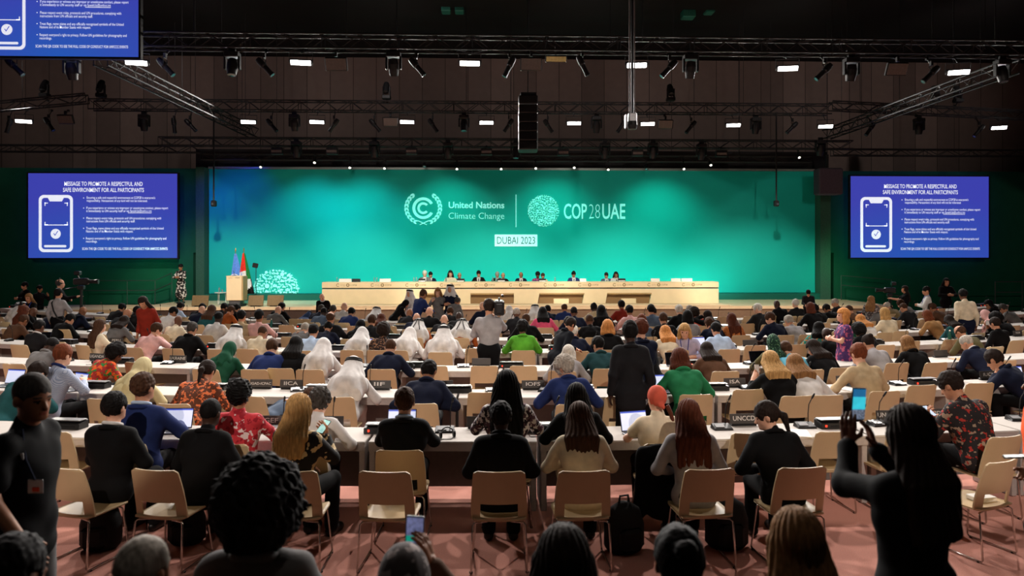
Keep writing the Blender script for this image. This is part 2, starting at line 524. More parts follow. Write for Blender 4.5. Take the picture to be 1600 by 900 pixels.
def hand_prims(W, d, n, side, curl=.5, spread=1.0, grow=1.0):
    """palm, four unequal fingers bent at three joints, thumb from the side of the palm. d: along the fingers, n: the palm's normal"""
    d = unit(d); n = unit(n - d * (n @ d)); s = np.cross(d, n) * side
    M = np.stack([s, n, d], 1)
    out = [('flat', W, M, V(-.018, 0, .03), V(-.02, 0, .075), .024, .022, .55), ('flat', W, M, V(.016, 0, .03), V(.02, 0, .08), .024, .022, .55),
           ('cap', W - d * .05, W + d * .02, .027 * grow, .026 * grow)]
    for i, (o, L) in enumerate(((-.032, .064), (-.011, .078), (.011, .084), (.031, .074))):
        p = W + d * (.09 - abs(o) * .2) + s * o
        for j, (fr, cu) in enumerate(((.44, .35), (.31, .95), (.25, 1.5))):
            a = curl * cu
            e = p + (d * math.cos(a) + n * math.sin(a) + s * (o * 3.0 * spread if j == 0 else 0)) * L * fr * 1.0
            out.append(('cap', p, e, (.0098 - .001 * j) * grow, (.0092 - .0012 * j) * grow))
            p = e
    t0 = W + d * .025 + s * .03
    t1 = t0 + (d * .7 + s * .62 + n * (.25 + curl * .5)) * .042
    t2 = t1 + (d * .85 + s * (.25 - curl * .4) + n * (.2 + curl * .6)) * .034
    out += [('cap', t0 - s * .012, t1, .0145 * grow, .0115 * grow), ('cap', t1, t2, .0112 * grow, .009 * grow)]
    return out

HANDS = {}
def human(o, name_seed, h, sit=True, sc=1.0, lean=0.0, tw=0.0, hy=0.0, hp=0.0, ht=0.0, arms=('desk', 'desk'), hair='short', hc='dark', top='suit', tc='navy', bc='black',
          skin='l', head=None, headc=None, sleeve=.95, wide=1.0, fine=False, face=True, collar=None, fat=0.0, legs=True, stoop=0.0, hem=None):
    """fills the Empty/Mesh object o: o itself is the body; children are the clothes and the hair. All in local space, facing +y."""
    hz = .52 if sit else .92
    if sit: hip = V(0, 0, hz)
    else: hip = V(0, -.10 * math.sin(max(lean, 0)), hz)
    U = rz3(tw) @ rx(-lean)
    T = lambda x, y, z: hip + U @ V(x * wide, y, z)
    Hd = rz3(tw + hy) @ rx(-(lean * .75 + hp)) @ ry(ht)
    hb = T(0, .015, .60)
    Hh = lambda x, y, z: hb + Hd @ V(x, y, z) * HS
    ft = 1 + fat
    P = []   # (prim, tag)
    ad = lambda p, t: P.append((p, t))
    ad(('flat', T(0, 0, .0), U, V(-.07, 0, -.0), V(.07, 0, .0), .118 * ft, .118 * ft, .85), 'pelvis')
    ad(('flat', T(0, .01, 0), U, V(0, 0, .08), V(0, 0, .30), .145 * ft * wide, .162 * ft * wide, .72), 'torso')
    ad(('flat', T(0, 0, .36), U, V(-.055 * wide, 0, 0), V(.055 * wide, 0, 0), .145 * ft, .145 * ft, .74), 'torso')
    ad(('flat', T(0, -.01, .47), U, V(-.145 * wide, 0, -.008), V(.145 * wide, 0, -.008), .070, .070, .9), 'torso')
    ad(('cap', T(0, -.02, .46), T(0, -.005, .565), .088, .060), 'yoke')
    ad(('cap', T(0, -.005, .52), hb + Hd @ V(0, -.005, .07), .058, .053), 'skin')
    ad(('ell', Hh(0, -.006, .118), Hd, HS * V(.074, .094, .098)), 'skin')
    ad(('ell', Hh(0, .030, .055), Hd, HS * V(.057, .062, .070)), 'skin')
    ad(('cap', Hh(-.012, .074, .012), Hh(.012, .074, .012), .019, .019), 'skin')
    fp = [('cap', Hh(0, .086, .098), Hh(0, .106, .063), .008, .0145), ('ell', Hh(-.078, -.006, .088), Hd @ rz3(-.35), V(.010, .021, .033)), ('ell', Hh(.078, -.006, .088), Hd @ rz3(.35), V(.010, .021, .033)),
          ('cap', Hh(-.035, .079, .113), Hh(.035, .079, .113), .010, .010), ('cap', Hh(-.018, .084, .036), Hh(.018, .084, .036), .0085, .0085)]
    # arms
    wr = []
    for sd, ps in ((-1, arms[0]), (1, arms[1])):
        Sh = T(sd * .172, -.012, .468)
        hint = V(sd * .9, -.35, -.6)
        n = V(-sd * .4, .2, -1.0); curl = .55
        if isinstance(ps, tuple):
            W = V(*ps[0]); hint = V(*ps[1]) if len(ps) > 1 and ps[1] else hint; n = V(*ps[2]) if len(ps) > 2 else n; curl = ps[3] if len(ps) > 3 else .55
        elif ps == 'desk': W = V(sd * .15, .40, .80)
        elif ps == 'type': W = V(sd * .11, .43, .83)
        elif ps == 'lap': W = V(sd * .11, .30, .66); n = V(0, 0, -1)
        elif ps == 'out': W = V(sd * .06, .30, .78); hint = V(sd * 1.6, -.4, -.1)
        elif ps == 'phone': W = T(sd * .10, .30, .44); hint = V(sd * .7, 0, -1); n = V(0, -1, .3); curl = .9
        elif ps == 'face': W = Hh(sd * .075, .10, -.02); hint = V(sd * .7, .6, -1); n = V(-sd * 1, -.5, .3)
        elif ps == 'head': W = Hh(sd * .12, .02, .10); hint = V(sd * 1.2, .3, -.2); n = V(-sd, 0, 0)
        elif ps == 'raise': W = T(sd * .12, .26, .66); hint = V(sd * .6, .4, -1); n = V(0, 1, 0); curl = .3
        elif ps == 'side': W = T(sd * .25, .03, -.04); hint = V(sd * .3, -1, 0); n = V(-sd, 0, 0)
        elif ps == 'hip': W = T(sd * .19, .06, .08); hint = V(sd * 1, -.7, 0); n = V(-sd, .2, 0)
        elif ps == 'clasp': W = T(sd * .05, .26, .26); hint = V(sd * 1, -.2, -.6); n = V(-sd, 0, 0)
        elif ps == 'reach': W = T(sd * .12, .46, .36); hint = V(sd * .5, 0, -1)
        elif ps == 'hold': W = T(sd * .10, .34, .52); hint = V(sd * .8, 0, -1); n = V(-sd, .2, 0); curl = .9
        elif ps == 'down': W = T(sd * .18, .30, .0) ; hint = V(sd * .4, -.6, 0)
        E, W = ik(Sh, W, .285, .255, hint)
        ad(('cap', Sh, E, .053 * ft, .042), 'upper'); ad(('cap', E, W, .043, .030), 'fore')
        fd = unit(W - E)
        if isinstance(ps, tuple) and len(ps) > 4: fd = unit(V(*ps[4]))
        wr.append((E, W, fd, n, curl, sd))
        HANDS[name_seed, sd] = W + fd * .07
    # legs
    lg = []
    for sd in (-1, 1):
        if sit:
            hp0, kn, an = V(sd * .085, .0, hz - .0), V(sd * .115, .43, .52), V(sd * .115, .40, .085)
        else:
            hp0, kn, an = hip + V(sd * .085, 0, -.02), V(sd * .10, .02, .50), V(sd * .105, -.02, .085)
            if stoop: kn = V(sd * .10, .10, .50)
        ad(('cap', hp0, kn, .086 * ft, .060), 'thigh'); ad(('cap', kn, an, .056, .040), 'shin')
        ad(('cap', an + V(0, -.02, -.04), an + V(0, .15, -.05), .040, .032), 'foot')
        lg.append((hp0, kn, an))
    pts = np.concatenate([np.array(Field.box_of(None, p)) for p, t in P])
    lo, hi = pts.min(0) - .10, pts.max(0) + .10
    covered = {'pelvis', 'torso', 'yoke', 'thigh', 'shin', 'upper', 'foot'} | ({'fore'} if sleeve > .55 else set())
    if top == 'bare': covered -= {'upper'}
    B = Field(lo, hi, h)
    for p, t in P: B.add(p, grow=-.014 if t in covered else 0, k=.03)
    hm = min(1.4, max(1.0, h * 1.2 / .0095)) if not fine else 1.0
    if fine or h <= .013:
        for p in fp: B.add(p, k=.012)
        for ex in (-.031, .031): B.cut(('ell', Hh(ex, .098, .098), Hd, V(.014, .012, .009)))
    else:
        B.add(fp[0], k=.015)
        for p in fp[1:3]: B.add(('ell', p[1], p[2], np.maximum(p[3], h * .7)), k=.012)
    if not fine:
        for E, W, fd, n, curl, sd in wr:
            for p in hand_prims(W, fd, n, sd, curl, grow=hm): B.add(p, k=.008)
    vs, qs = B.nets()
    c = vs[qs].mean(1)
    mi = np.zeros(len(qs), int)
    if face and h > .018:
        l = (c - hb) @ Hd / HS
        for ex in (-.033, .033): mi[((l[:, 0] - ex) ** 2 + (l[:, 2] - .102) ** 2 < .0095 ** 2) & (l[:, 1] > .06)] = 1
    elif face:
        l = (c - hb) @ Hd / HS
        for ex in (-.031, .031): mi[((l[:, 0] - ex) ** 2 / .0144 ** 2 + (l[:, 2] - .098) ** 2 / max(.0075, h * .5) ** 2 < 1) & (l[:, 1] > .055)] = 1
        for ex in (-.031, .031): mi[((l[:, 0] - ex) ** 2 / .020 ** 2 + (l[:, 2] - .119) ** 2 / max(.0055, h * .45) ** 2 < 1) & (l[:, 1] > .05)] = 3
        mi[(l[:, 0] ** 2 / .025 ** 2 + (l[:, 2] - .036) ** 2 / max(.008, h * .5) ** 2 < 1) & (l[:, 1] > .06)] = 2
    if fine:
        for E, W, fd, n, curl, sd in wr:
            pr = hand_prims(W, fd, n, sd, curl)
            q = np.concatenate([np.array(Field.box_of(None, p)) for p in pr])
            G = Field(q.min(0) - .02, q.max(0) + .02, .0042)
            for p in pr: G.add(p, k=.007)
            v2, q2 = G.nets()
            qs = np.concatenate([qs, q2 + len(vs)]); vs = np.concatenate([vs, v2]); mi = np.concatenate([mi, np.zeros(len(q2), int)])
    o.data = np_mesh('person', vs, qs, skin_mats(skin, hc), mi)

    def shell(nm, prims, m, k=.026, wr_amp=.004, cuts=(), hh=h, box=None, seed=None):
        q = np.concatenate([np.array(Field.box_of(None, p)) for p, g in prims])
        G = Field(q.min(0) - .06, q.max(0) + .06, hh)
        for p, g in prims: G.add(p, grow=g, k=k)
        if wr_amp: G.F += wrinkle([G.ax[0][:, None, None], G.ax[1][None, :, None], G.ax[2][None, None, :]], wr_amp, name_seed if seed is None else seed).astype(np.float32)
        for p in cuts: G.cut(p)
        v, f = G.nets()
        if not len(f): return None
        return link(nm, np_mesh(nm, v, f, m if isinstance(m, list) else [m]), o)
    # upper garment
    g = .017 if top == 'suit' else .011
    tp = [(p, g if t != 'yoke' else .002) for p, t in P if t in ('torso', 'yoke')]
    if sit or top in ('suit', 'coat', 'dress', 'thobe', 'cloak') or hem: tp.append((P[0][0], g + .004))
    else: tp[0] = (('flat', T(0, .01, 0), U, V(0, 0, .155), V(0, 0, .30), .147 * ft * wide, .162 * ft * wide, .74), g)
    i = 0
    for p, t in P:
        if t == 'upper':
            if sleeve >= .5: tp.append((p, g))
            elif sleeve > 0: tp.append((('cap', p[1], p[1] + (p[2] - p[1]) * (sleeve * 1.6), p[3], p[4] + .008), g))
        if t == 'fore' and sleeve >= .5: tp.append((('cap', p[1], p[1] + (p[2] - p[1]) * (sleeve - .02), p[3], p[4] + .004), g))
    if top == 'suit':
        for sd in (-1, 1): tp.append((('cap', T(sd * .11, -.012, .485), T(sd * .165, -.012, .475), .055, .05), .012))
    if not sit and hem is None: hem = .78 if top in ('suit', 'coat') else None
    if hem: tp.append((('flat', V(0, hip[1], 0), rz3(tw), V(-.05, 0, hz - .02), V(-.05, 0, hem), .108 * ft, .118 * ft, .85), .015)); tp.append((('flat', V(0, hip[1], 0), rz3(tw), V(.05, 0, hz - .02), V(.05, 0, hem), .108 * ft, .118 * ft, .85), .015))
    gn = {'suit': 'jacket', 'shirt': 'shirt', 'tee': 'top', 'dress': 'dress', 'thobe': 'robe', 'knit': 'sweater', 'coat': 'coat', 'cloak': 'cloak', 'bare': 'dress'}[top]
    cm = cloth(tc)
    if top in ('dress', 'thobe', 'cloak') and not sit:
        tp.append((('flat', V(0, 0, 0), rz3(tw), V(0, 0, hz - .05), V(0, 0, .22 if top != 'dress' else .42), .17 * ft, .25, .75), .01))
    shell(gn, tp, cm, wr_amp=.0045 if h < .02 else .003)
    # lower garment
    if top not in ('thobe', 'cloak') or sit:
        lp = [(p, .012) for p, t in P if t in ('pelvis', 'thigh')]
        if legs:
            bare = top == 'dress' and not sit
            if not bare: lp += [(('cap', p[1], p[1] + (p[2] - p[1]) * .97, p[3], p[4] + .012), .012) for p, t in P if t == 'shin']
            shell('trousers' if top not in ('dress', 'thobe', 'bare') else 'skirt', lp, cloth(bc), wr_amp=.003)
    if legs and (not sit or h < .0135):
        for p, t in P:
            if t == 'foot': shell('shoe', [(p, .008)], mat('shoe leather', (14, 13, 13), .4, var=.05), wr_amp=0, hh=min(h, .014))
    if top == 'suit' and h < .0205:
        mb = MB()
        mb.tube([Vector(T(.088 * math.sin(a), -.012 - .082 * math.cos(a) + (.05 if abs(a) > 2 else 0), .552 - .020 * (1 - math.cos(a)) - max(0, abs(a) - 1.5) * .09)) for a in np.linspace(-2.3, 2.3, 19)], [.012] + [.022] * 17 + [.012], 8)
        put('jacket_collar', mb, cm, o, smooth=True)
    if collar:
        mb = MB()
        ring = [Vector(T(.073 * math.cos(a), -.004 + .068 * math.sin(a), .566 + .020 * -math.sin(a))) for a in np.linspace(0, 2 * math.pi, 18)[:-1]]
        mb.tube(ring, .017, 7, closed=True)
        put('shirt_collar', mb, cloth(collar), o, smooth=True)
    # hair and head coverings
    hh = min(.016, max(.0068, h * .72))
    rs = np.random.default_rng(name_seed + 11)
    if hair and hair not in ('none', 'bald'):
        R = []
        cap_c = Hh(0, -.012, .128)
        pad = {'crop': .004, 'short': .013, 'balding': .008, 'curly': .026, 'bun': .012, 'pony': .012, 'long': .018, 'bob': .020, 'afro': .05, 'wavy': .02, 'bigafro': .09}[hair]
        R.append((('ell', cap_c, Hd, HS * V(.076 + pad, .094 + pad * .9, .094 + pad)), 0))
        lo2, hi2 = cap_c - .30, cap_c + .30
        ln = {'long': .36, 'bob': .17, 'wavy': .27}.get(hair, 0)
        down = V(0, 0, -1.0)
        G = Field(cap_c - V(.24, .26, .17 + ln + (.28 if hair == 'pony' else 0)), cap_c + V(.24, .24, .26), hh)
        G.add(R[0][0])
        PP = [G.ax[0][:, None, None] - hb[0], G.ax[1][None, :, None] - hb[1], G.ax[2][None, None, :] - hb[2]]
        ly = PP[0] * Hd[0, 1] + PP[1] * Hd[1, 1] + PP[2] * Hd[2, 1]
        lz = PP[0] * Hd[0, 2] + PP[1] * Hd[1, 2] + PP[2] * Hd[2, 2]
        lx = PP[0] * Hd[0, 0] + PP[1] * Hd[1, 0] + PP[2] * Hd[2, 0]
        if hair in ('long', 'bob', 'wavy'):
            G.F = np.maximum(G.F, np.minimum(ly - .03, .155 - lz).astype(np.float32))
            sx = Hd @ V(1, 0, 0)
            for j in range(9):
                u = (j - 4) / 4
                a = Hh(u * .078, -.055 + .055 * abs(u) ** 2, .10)
                m_ = T(u * .118, -.112 + .012 * abs(u), .50) if ln > .2 else Hh(u * .09, -.07 + .06 * abs(u) ** 2, .0)
                L = ln * (1 - .05 * abs(u)) * rs.uniform(.93, 1.05)
                e = m_ + V(0, -.034, -max(L - .12, .04)) + sx * rs.uniform(-.018, .018)
                if hair == 'bob': e = Hh(u * .098, -.06 + .06 * abs(u) ** 2, -.05 + .02 * rs.uniform(-1, 1))
                r0 = rs.uniform(.036, .042)
                G.add(('cap', a, m_, r0, r0), k=.022); G.add(('cap', m_, e, r0, .03), k=.018)
        elif hair in ('afro', 'bigafro'):
            G.F = np.maximum(G.F, np.minimum(ly - .05 - (lz - .06) * .3, -(lz - .125) + (ly - .05) * .6).astype(np.float32))
        else:
            pl = .63 * ly - .78 * lz + .02
            G.F = np.maximum(G.F, np.maximum(pl, -(lz - .015)).astype(np.float32))
            if hair == 'balding': G.F = np.maximum(G.F, (lz - .165 + ly * .5).astype(np.float32))
        if hair in ('short', 'crop', 'balding', 'bun', 'pony', 'curly'):
            for ex in (-1, 1): G.cut(('ell', Hh(ex * .092, .012, .068), Hd, HS * V(.032, .046, .050)))
        if hair == 'bun': G.add(('ell', Hh(0, -.10, .175), Hd, V(.045, .04, .042)), k=.01)
        if hair == 'pony':
            G.add(('cap', Hh(0, -.10, .10), Hh(.01, -.135, .06), .026, .034), k=.012); G.add(('cap', Hh(.01, -.135, .06), Hh(.02, -.13, -.10), .034, .014), k=.02)
        am = {'curly': .009, 'afro': .008, 'bigafro': .011, 'wavy': .006, 'long': .0042, 'bob': .004, 'short': .0042, 'crop': .001, 'balding': .001, 'bun': .003, 'pony': .003}[hair]
        kf = {'curly': 70, 'afro': 80, 'bigafro': 60, 'wavy': 45}.get(hair, 60)
        if ln: G.F += (am * np.sin(np.arctan2(lx, -ly + .04) * 30 + 2.2 * np.sin(lz * 16 + name_seed) + name_seed)).astype(np.float32)
        else:
            kf = min({'bigafro': 150, 'afro': 200}.get(hair, 260), 1.5 / hh)
            G.F += (fuzz((lx, ly, lz), am * .6, kf, name_seed) + fuzz((lx, ly, lz * .6), am * .55, kf * .45, name_seed + 1)).astype(np.float32)
        v, f = G.nets()
        if len(f): link('hair', np_mesh('hair', v, f, [hairmat(hc)]), o)
    if head:
        hcm = cloth(headc or 'white')
        if head in ('hijab', 'shayla'):
            G = Field(hb - V(.30, .30, .34), hb + V(.30, .30, .30), hh)
            G.add(('ell', Hh(0, -.012, .112), Hd, HS * V(.090, .108, .114)))
            G.add(('cap', Hh(0, -.03, .07), T(0, -.03, .52), .088, .10), k=.05)
            G.add(('flat', T(0, -.02, .49), U, V(-.09, 0, -.05), V(.09, 0, -.05), .10, .10, .95), k=.06)
            G.add(('cap', T(0, -.07, .5), T(.02, -.10, .30), .09, .05), k=.05)
            pr = ('ell', Hh(0, .135, .075), Hd, HS * V(.062, .085, .085))
        elif head in ('ghutra', 'ghutra_plain', 'ghutra_up'):
            G = Field(hb - V(.36, .36, .50), hb + V(.36, .34, .32), hh)
            G.add(('ell', Hh(0, -.012, .122), Hd, HS * V(.088, .106, .102)))
            G.add(('cap', Hh(0, -.03, .11), T(0, -.075, .40), .095, .16), k=.04)
            for sd in (-1, 1):
                G.add(('cap', Hh(sd * .055, .0, .10), T(sd * .15, -.03, .36), .06, .09), k=.05)
                G.add(('cap', T(sd * .12, -.06, .42), T(sd * .13, -.09, .22), .10, .07), k=.06)
            pr = ('ell', Hh(0, .15, .07), Hd, HS * V(.070, .11, .10))
        else:                       # wrap: cloth tied round the head
            G = Field(hb - V(.22, .22, .16), hb + V(.22, .22, .32), hh)
            G.add(('ell', Hh(0, -.016, .132), Hd, HS * V(.086, .104, .101)))
            G.add(('cap', Hh(0, -.10, .06), Hh(.01, -.115, .045), .034, .02), k=.02)
            pr = ('ell', Hh(0, .12, .055), Hd, HS * V(.08, .10, .085))
        PP = [G.ax[0][:, None, None] - hb[0], G.ax[1][None, :, None] - hb[1], G.ax[2][None, None, :] - hb[2]]
        th = np.arctan2(PP[0] + 1e-6, -PP[1] + .05)
        amp = np.clip((.12 - PP[2]) * .06, .0008, .011)
        G.F += (amp * (np.sin(th * 13 + 2 * np.sin(PP[2] * 9 + name_seed)) + .5 * np.sin(th * 23 + name_seed))).astype(np.float32)
        G.cut(pr)
        v, f = G.nets()
        link('headscarf' if head in ('hijab', 'shayla') else 'headcloth' if head.startswith('ghutra') else 'head_wrap', np_mesh('headcloth', v, f, [hcm]), o)
        if head in ('ghutra', 'ghutra_up'):
            mb = MB()
            for dz in (0, .024):
                mb.tube([Vector(Hh((.090 - dz * .35) * math.cos(a), -.014 + (.107 - dz * .35) * math.sin(a), .160 + dz + .022 * math.sin(a))) for a in np.linspace(0, 2 * math.pi, 25)[:-1]], .0155, 7, closed=True)
            put('head_cord', mb, mat('black cord', (14, 12, 13), .7), o, smooth=True)
            if head == 'ghutra_up':
                mb = MB()
                for sd in (-1, 1): mb.tube([Vector(Hh(sd * .02, -.12, .16)), Vector(Hh(sd * .03, -.16, .06)), Vector(T(sd * .07, -.235, .40))], .009, 6)
                put('cord_tail', mb, mat('black cord', (14, 12, 13), .7), o, smooth=True)
    o.scale = (sc, sc, sc)
    return dict(T=T, Hh=Hh, Hd=Hd, U=U)
# ------------------------------------------------------------------ setting: floor, ceiling, walls
M_BLACK = mat('matt black', (18, 18, 19), .6, var=.15)
M_TRUSS = mat('truss metal', (32, 32, 34), .6, .1, var=.2)
M_CASE = mat('fixture casing', (26, 26, 28), .45, var=.15)
M_GLASS = mat('lens glass', (120, 130, 140), .08, .6, var=.02)
M_CHROME = mat('chrome', (196, 190, 184), .18, 1.0, var=.03)
M_WHITE = mat('white plastic', (232, 226, 216), .4, var=.03)
M_LAMP = mat('lit panel', (255, 250, 246), .5, emit=9, var=0)
M_LAMPDIM = mat('lit lens', (255, 246, 232), .5, emit=3, var=0)
M_GREY = mat('grey laminate', (170, 162, 158), .5, var=.05, scale=40)

def floor_mat():
    m = mat('carpet', (228, 164, 148), .95, var=.16, scale=140, bump=.35, spec=.1)
    nt = m.node_tree
    b = nt.nodes['Principled BSDF']
    src = b.inputs['Base Color'].links[0].from_socket
    tc = [n for n in nt.nodes if n.type == 'TEX_COORD'][0]
    nz = nt.nodes.new('ShaderNodeTexNoise'); nz.inputs['Scale'].default_value = 2.2; nz.inputs['Detail'].default_value = 5
    nt.links.new(tc.outputs['Object'], nz.inputs['Vector'])
    mx = nt.nodes.new('ShaderNodeMix'); mx.data_type = 'RGBA'; mx.blend_type = 'MULTIPLY'; mx.inputs['Factor'].default_value = .22
    nt.links.new(src, mx.inputs[6]); nt.links.new(nz.outputs['Fac'], mx.inputs[7])
    nt.links.new(mx.outputs[2], b.inputs['Base Color'])
    return m
def panel_wall_mat(name, rgb, width, spread=.35):
    """tall fabric panels: each strip keeps its own tone, with a dark joint between"""
    m = mat(name, rgb, .8, var=.05, scale=3)
    nt = m.node_tree
    b = nt.nodes['Principled BSDF']
    src = b.inputs['Base Color'].links[0].from_socket
    tc = [n for n in nt.nodes if n.type == 'TEX_COORD'][0]
    sp = nt.nodes.new('ShaderNodeSeparateXYZ'); nt.links.new(tc.outputs['Object'], sp.inputs[0])
    dv = nt.nodes.new('ShaderNodeMath'); dv.operation = 'DIVIDE'; dv.inputs[1].default_value = width
    nt.links.new(sp.outputs['X'], dv.inputs[0])
    fl = nt.nodes.new('ShaderNodeMath'); fl.operation = 'FLOOR'; nt.links.new(dv.outputs[0], fl.inputs[0])
    wn = nt.nodes.new('ShaderNodeTexWhiteNoise'); wn.noise_dimensions = '1D'; nt.links.new(fl.outputs[0], wn.inputs['W'])
    fr = nt.nodes.new('ShaderNodeMath'); fr.operation = 'FRACT'; nt.links.new(dv.outputs[0], fr.inputs[0])
    jt = nt.nodes.new('ShaderNodeMath'); jt.operation = 'GREATER_THAN'; jt.inputs[1].default_value = .03; nt.links.new(fr.outputs[0], jt.inputs[0])
    mr = nt.nodes.new('ShaderNodeMapRange'); mr.inputs['To Min'].default_value = 1 - spread; mr.inputs['To Max'].default_value = 1
    nt.links.new(wn.outputs['Value'], mr.inputs['Value'])
    mu = nt.nodes.new('ShaderNodeMath'); mu.operation = 'MULTIPLY'; nt.links.new(mr.outputs[0], mu.inputs[0]); nt.links.new(jt.outputs[0], mu.inputs[1])
    ad = nt.nodes.new('ShaderNodeMath'); ad.operation = 'MAXIMUM'; ad.inputs[1].default_value = .25; nt.links.new(mu.outputs[0], ad.inputs[0])
    mx = nt.nodes.new('ShaderNodeMix'); mx.data_type = 'RGBA'; mx.blend_type = 'MULTIPLY'; mx.inputs['Factor'].default_value = 1
    nt.links.new(src, mx.inputs[6]); nt.links.new(ad.outputs[0], mx.inputs[7])
    nt.links.new(mx.outputs[2], b.inputs['Base Color'])
    return m

struct('floor', MB().box((0, 15, -.1), (64, 50, .2)), floor_mat())
struct('ceiling', MB().box((0, 15, 13.6), (64, 50, .2)), mat('ceiling black', (13, 13, 14), .9))
struct('wall_back', MB().box((0, 37.6, 6.75), (64, .2, 13.5)), panel_wall_mat('wall panels', (124, 106, 98), 1.25))
struct('wall_left', MB().box((-31.9, 15, 6.75), (.2, 50, 13.5)), mat('side wall', (34, 30, 28), .9))
struct('wall_right', MB().box((31.9, 15, 6.75), (.2, 50, 13.5)), mat('side wall', (34, 30, 28), .9))
struct('wall_rear', MB().box((0, -9.9, 6.75), (64, .2, 13.5)), mat('side wall', (34, 30, 28), .9))
# dark drape walls on both sides of the stage, with a door slot next to each wing
BY = 32.6
M_DRAPE = mat('drape', (6, 76, 54), .9, var=.1, scale=2)  # green spill from the stage is put into the drape colour
zt = at_y(0, 262, BY).z
def wall_seg(name, pxa, pxb, m=M_DRAPE, Y=BY, z0=0, top=None):
    a, b = at_y(pxa, 400, Y).x, at_y(pxb, 400, Y).x
    t = zt if top is None else top
    return struct(name, MB().box(((a + b) / 2, Y + .15, (z0 + t) / 2), (b - a, .3, t - z0)), m)
wall_seg('wall_wing_left', -260, 302)
wall_seg('wall_wing_right', 1303, 1900)
a, b = at_y(302, 395, BY), at_y(313, 395, BY)
struct('wall_lintel_left', MB().box(((a.x + b.x) / 2, BY + .15, (a.z + zt) / 2), (b.x - a.x, .3, zt - a.z)), M_DRAPE)
a, b = at_y(1290, 395, BY), at_y(1303, 395, BY)
struct('wall_lintel_right', MB().box(((a.x + b.x) / 2, BY + .15, (a.z + zt) / 2), (b.x - a.x, .3, zt - a.z)), M_DRAPE)
struct('wall_wing_return_left', MB().box(((at_y(313, 0, BY).x + at_y(326, 0, BY).x) / 2, BY - .25, zt / 2), (at_y(326, 0, BY).x - at_y(313, 0, BY).x, .5, zt)), mat('wing flat', (44, 84, 68), .8))
struct('wall_wing_return_right', MB().box(((at_y(1274, 0, BY).x + at_y(1290, 0, BY).x) / 2, BY - .25, zt / 2), (at_y(1290, 0, BY).x - at_y(1274, 0, BY).x, .5, zt)), mat('wing flat', (44, 84, 68), .8))

# ------------------------------------------------------------------ stage
STZ = .60
SF = 28.0
M_STAGE = mat('stage floor', (206, 186, 150), .45, var=.05, scale=5)
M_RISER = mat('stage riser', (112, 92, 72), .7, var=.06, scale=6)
M_RISERL = mat('stage riser cream', (196, 172, 130), .6, var=.05, scale=6)
xl, xm, xr = at_y(212, 0, SF).x, at_y(497, 0, SF).x, at_y(1395, 0, SF).x
struct('floor_stage', MB().box(((xl + xr) / 2, (SF + BY) / 2 - .1, STZ - .06), (xr - xl, BY - SF - .2, .12)), M_STAGE)
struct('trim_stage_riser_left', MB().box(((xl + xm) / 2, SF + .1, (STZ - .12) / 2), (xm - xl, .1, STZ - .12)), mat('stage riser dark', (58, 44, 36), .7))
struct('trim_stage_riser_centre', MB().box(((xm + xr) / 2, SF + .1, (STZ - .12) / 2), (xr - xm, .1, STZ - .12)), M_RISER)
xa = at_y(20, 0, 27).x
struct('floor_ramp_left', MB().box(((xa + xl) / 2 - .05, 28.4, STZ / 2 - .01), (xl - xa - .1, 2.8, STZ - .02)), M_RISERL)
x0, x1 = at_y(326, 0, BY).x, at_y(1274, 0, BY).x
struct('baseboard_backdrop', MB().box(((x0 + x1) / 2, BY - .35, (STZ + .89) / 2), (x1 - x0 - .02, .3, .29)), mat('plinth', (10, 92, 78), .5, var=.05))
# backdrop with emblems
ZB0, ZB1 = .9, at_y(800, 266, BY).z
bk = thing('stage_backdrop', 'wide teal backdrop behind the stage with pale emblems and lettering', 'backdrop', ((x0 + x1) / 2, BY, ZB0))
def lo(pt): return (pt.x - bk.location.x, pt.y - bk.location.y, pt.z - bk.location.z)
bk_m = mat('backdrop cloth', (3, 176, 162), .7, var=.02, scale=1)
put('panel', MB().box((0, .06, (ZB1 - ZB0) / 2), (x1 - x0 - .04, .12, ZB1 - ZB0)), bk_m, bk)
put('top_rail', MB().box((0, -.03, ZB1 - ZB0 + .05), (x1 - x0 - .04, .16, .1)), mat('rail', (150, 160, 158), .4, .6), bk)
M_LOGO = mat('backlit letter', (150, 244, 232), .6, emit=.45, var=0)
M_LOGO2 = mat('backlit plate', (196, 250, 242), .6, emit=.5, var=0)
def bp(x, y):
    p = lo(at_y(x, y, BY - .04)); return p[0], p[2]
KPX = (at_y(801, 300, BY).x - at_y(800, 300, BY).x)
def shape(mb, pts): mb.plate([bp(*p) for p in pts], -.05, -.012)
def arc_band(mb, cx, cy, r0, r1, a0, a1, n=28):
    for i in range(n):
        t0, t1 = rad(a0 + (a1 - a0) * i / n), rad(a0 + (a1 - a0) * (i + 1) / n)
        shape(mb, [(cx + r * math.cos(t), cy - r * math.sin(t)) for r, t in ((r0, t0), (r1, t0), (r1, t1), (r0, t1))])
def leaf(mb, cx, cy, L, w, ang):
    c, s_ = math.cos(ang), math.sin(ang)
    pts = [(-.5, 0), (-.2, .42), (.15, .5), (.5, 0), (.15, -.5), (-.2, -.42)]
    shape(mb, [(cx + u * L * c - v * w * s_, cy + u * L * s_ + v * w * c) for u, v in pts])
mb = MB()
CX, CY = 661.3, 325.3
arc_band(mb, CX, CY, 12.6, 17.0, 28, 332)
arc_band(mb, CX, CY, 5.6, 9.2, 40, 320)
for sd in (-1, 1):
    for k in range(9):
        t = rad(-62 + k * 14.2)
        for r_, tw_ in ((24.6, .42), (28.2, -.20)):
            px, py = CX + sd * r_ * math.cos(t), CY - r_ * .93 * math.sin(t) - .5
            a = math.atan2(-math.cos(t), -sd * math.sin(t)) + sd * tw_
            leaf(mb, px, py, 7.4, 2.9, a)
    mb.plate([bp(CX - sd * 6, 350.8), bp(CX - sd * 5, 351.6), bp(CX + sd * 9, 345.4), bp(CX + sd * 8, 344.2)], -.05, -.012)
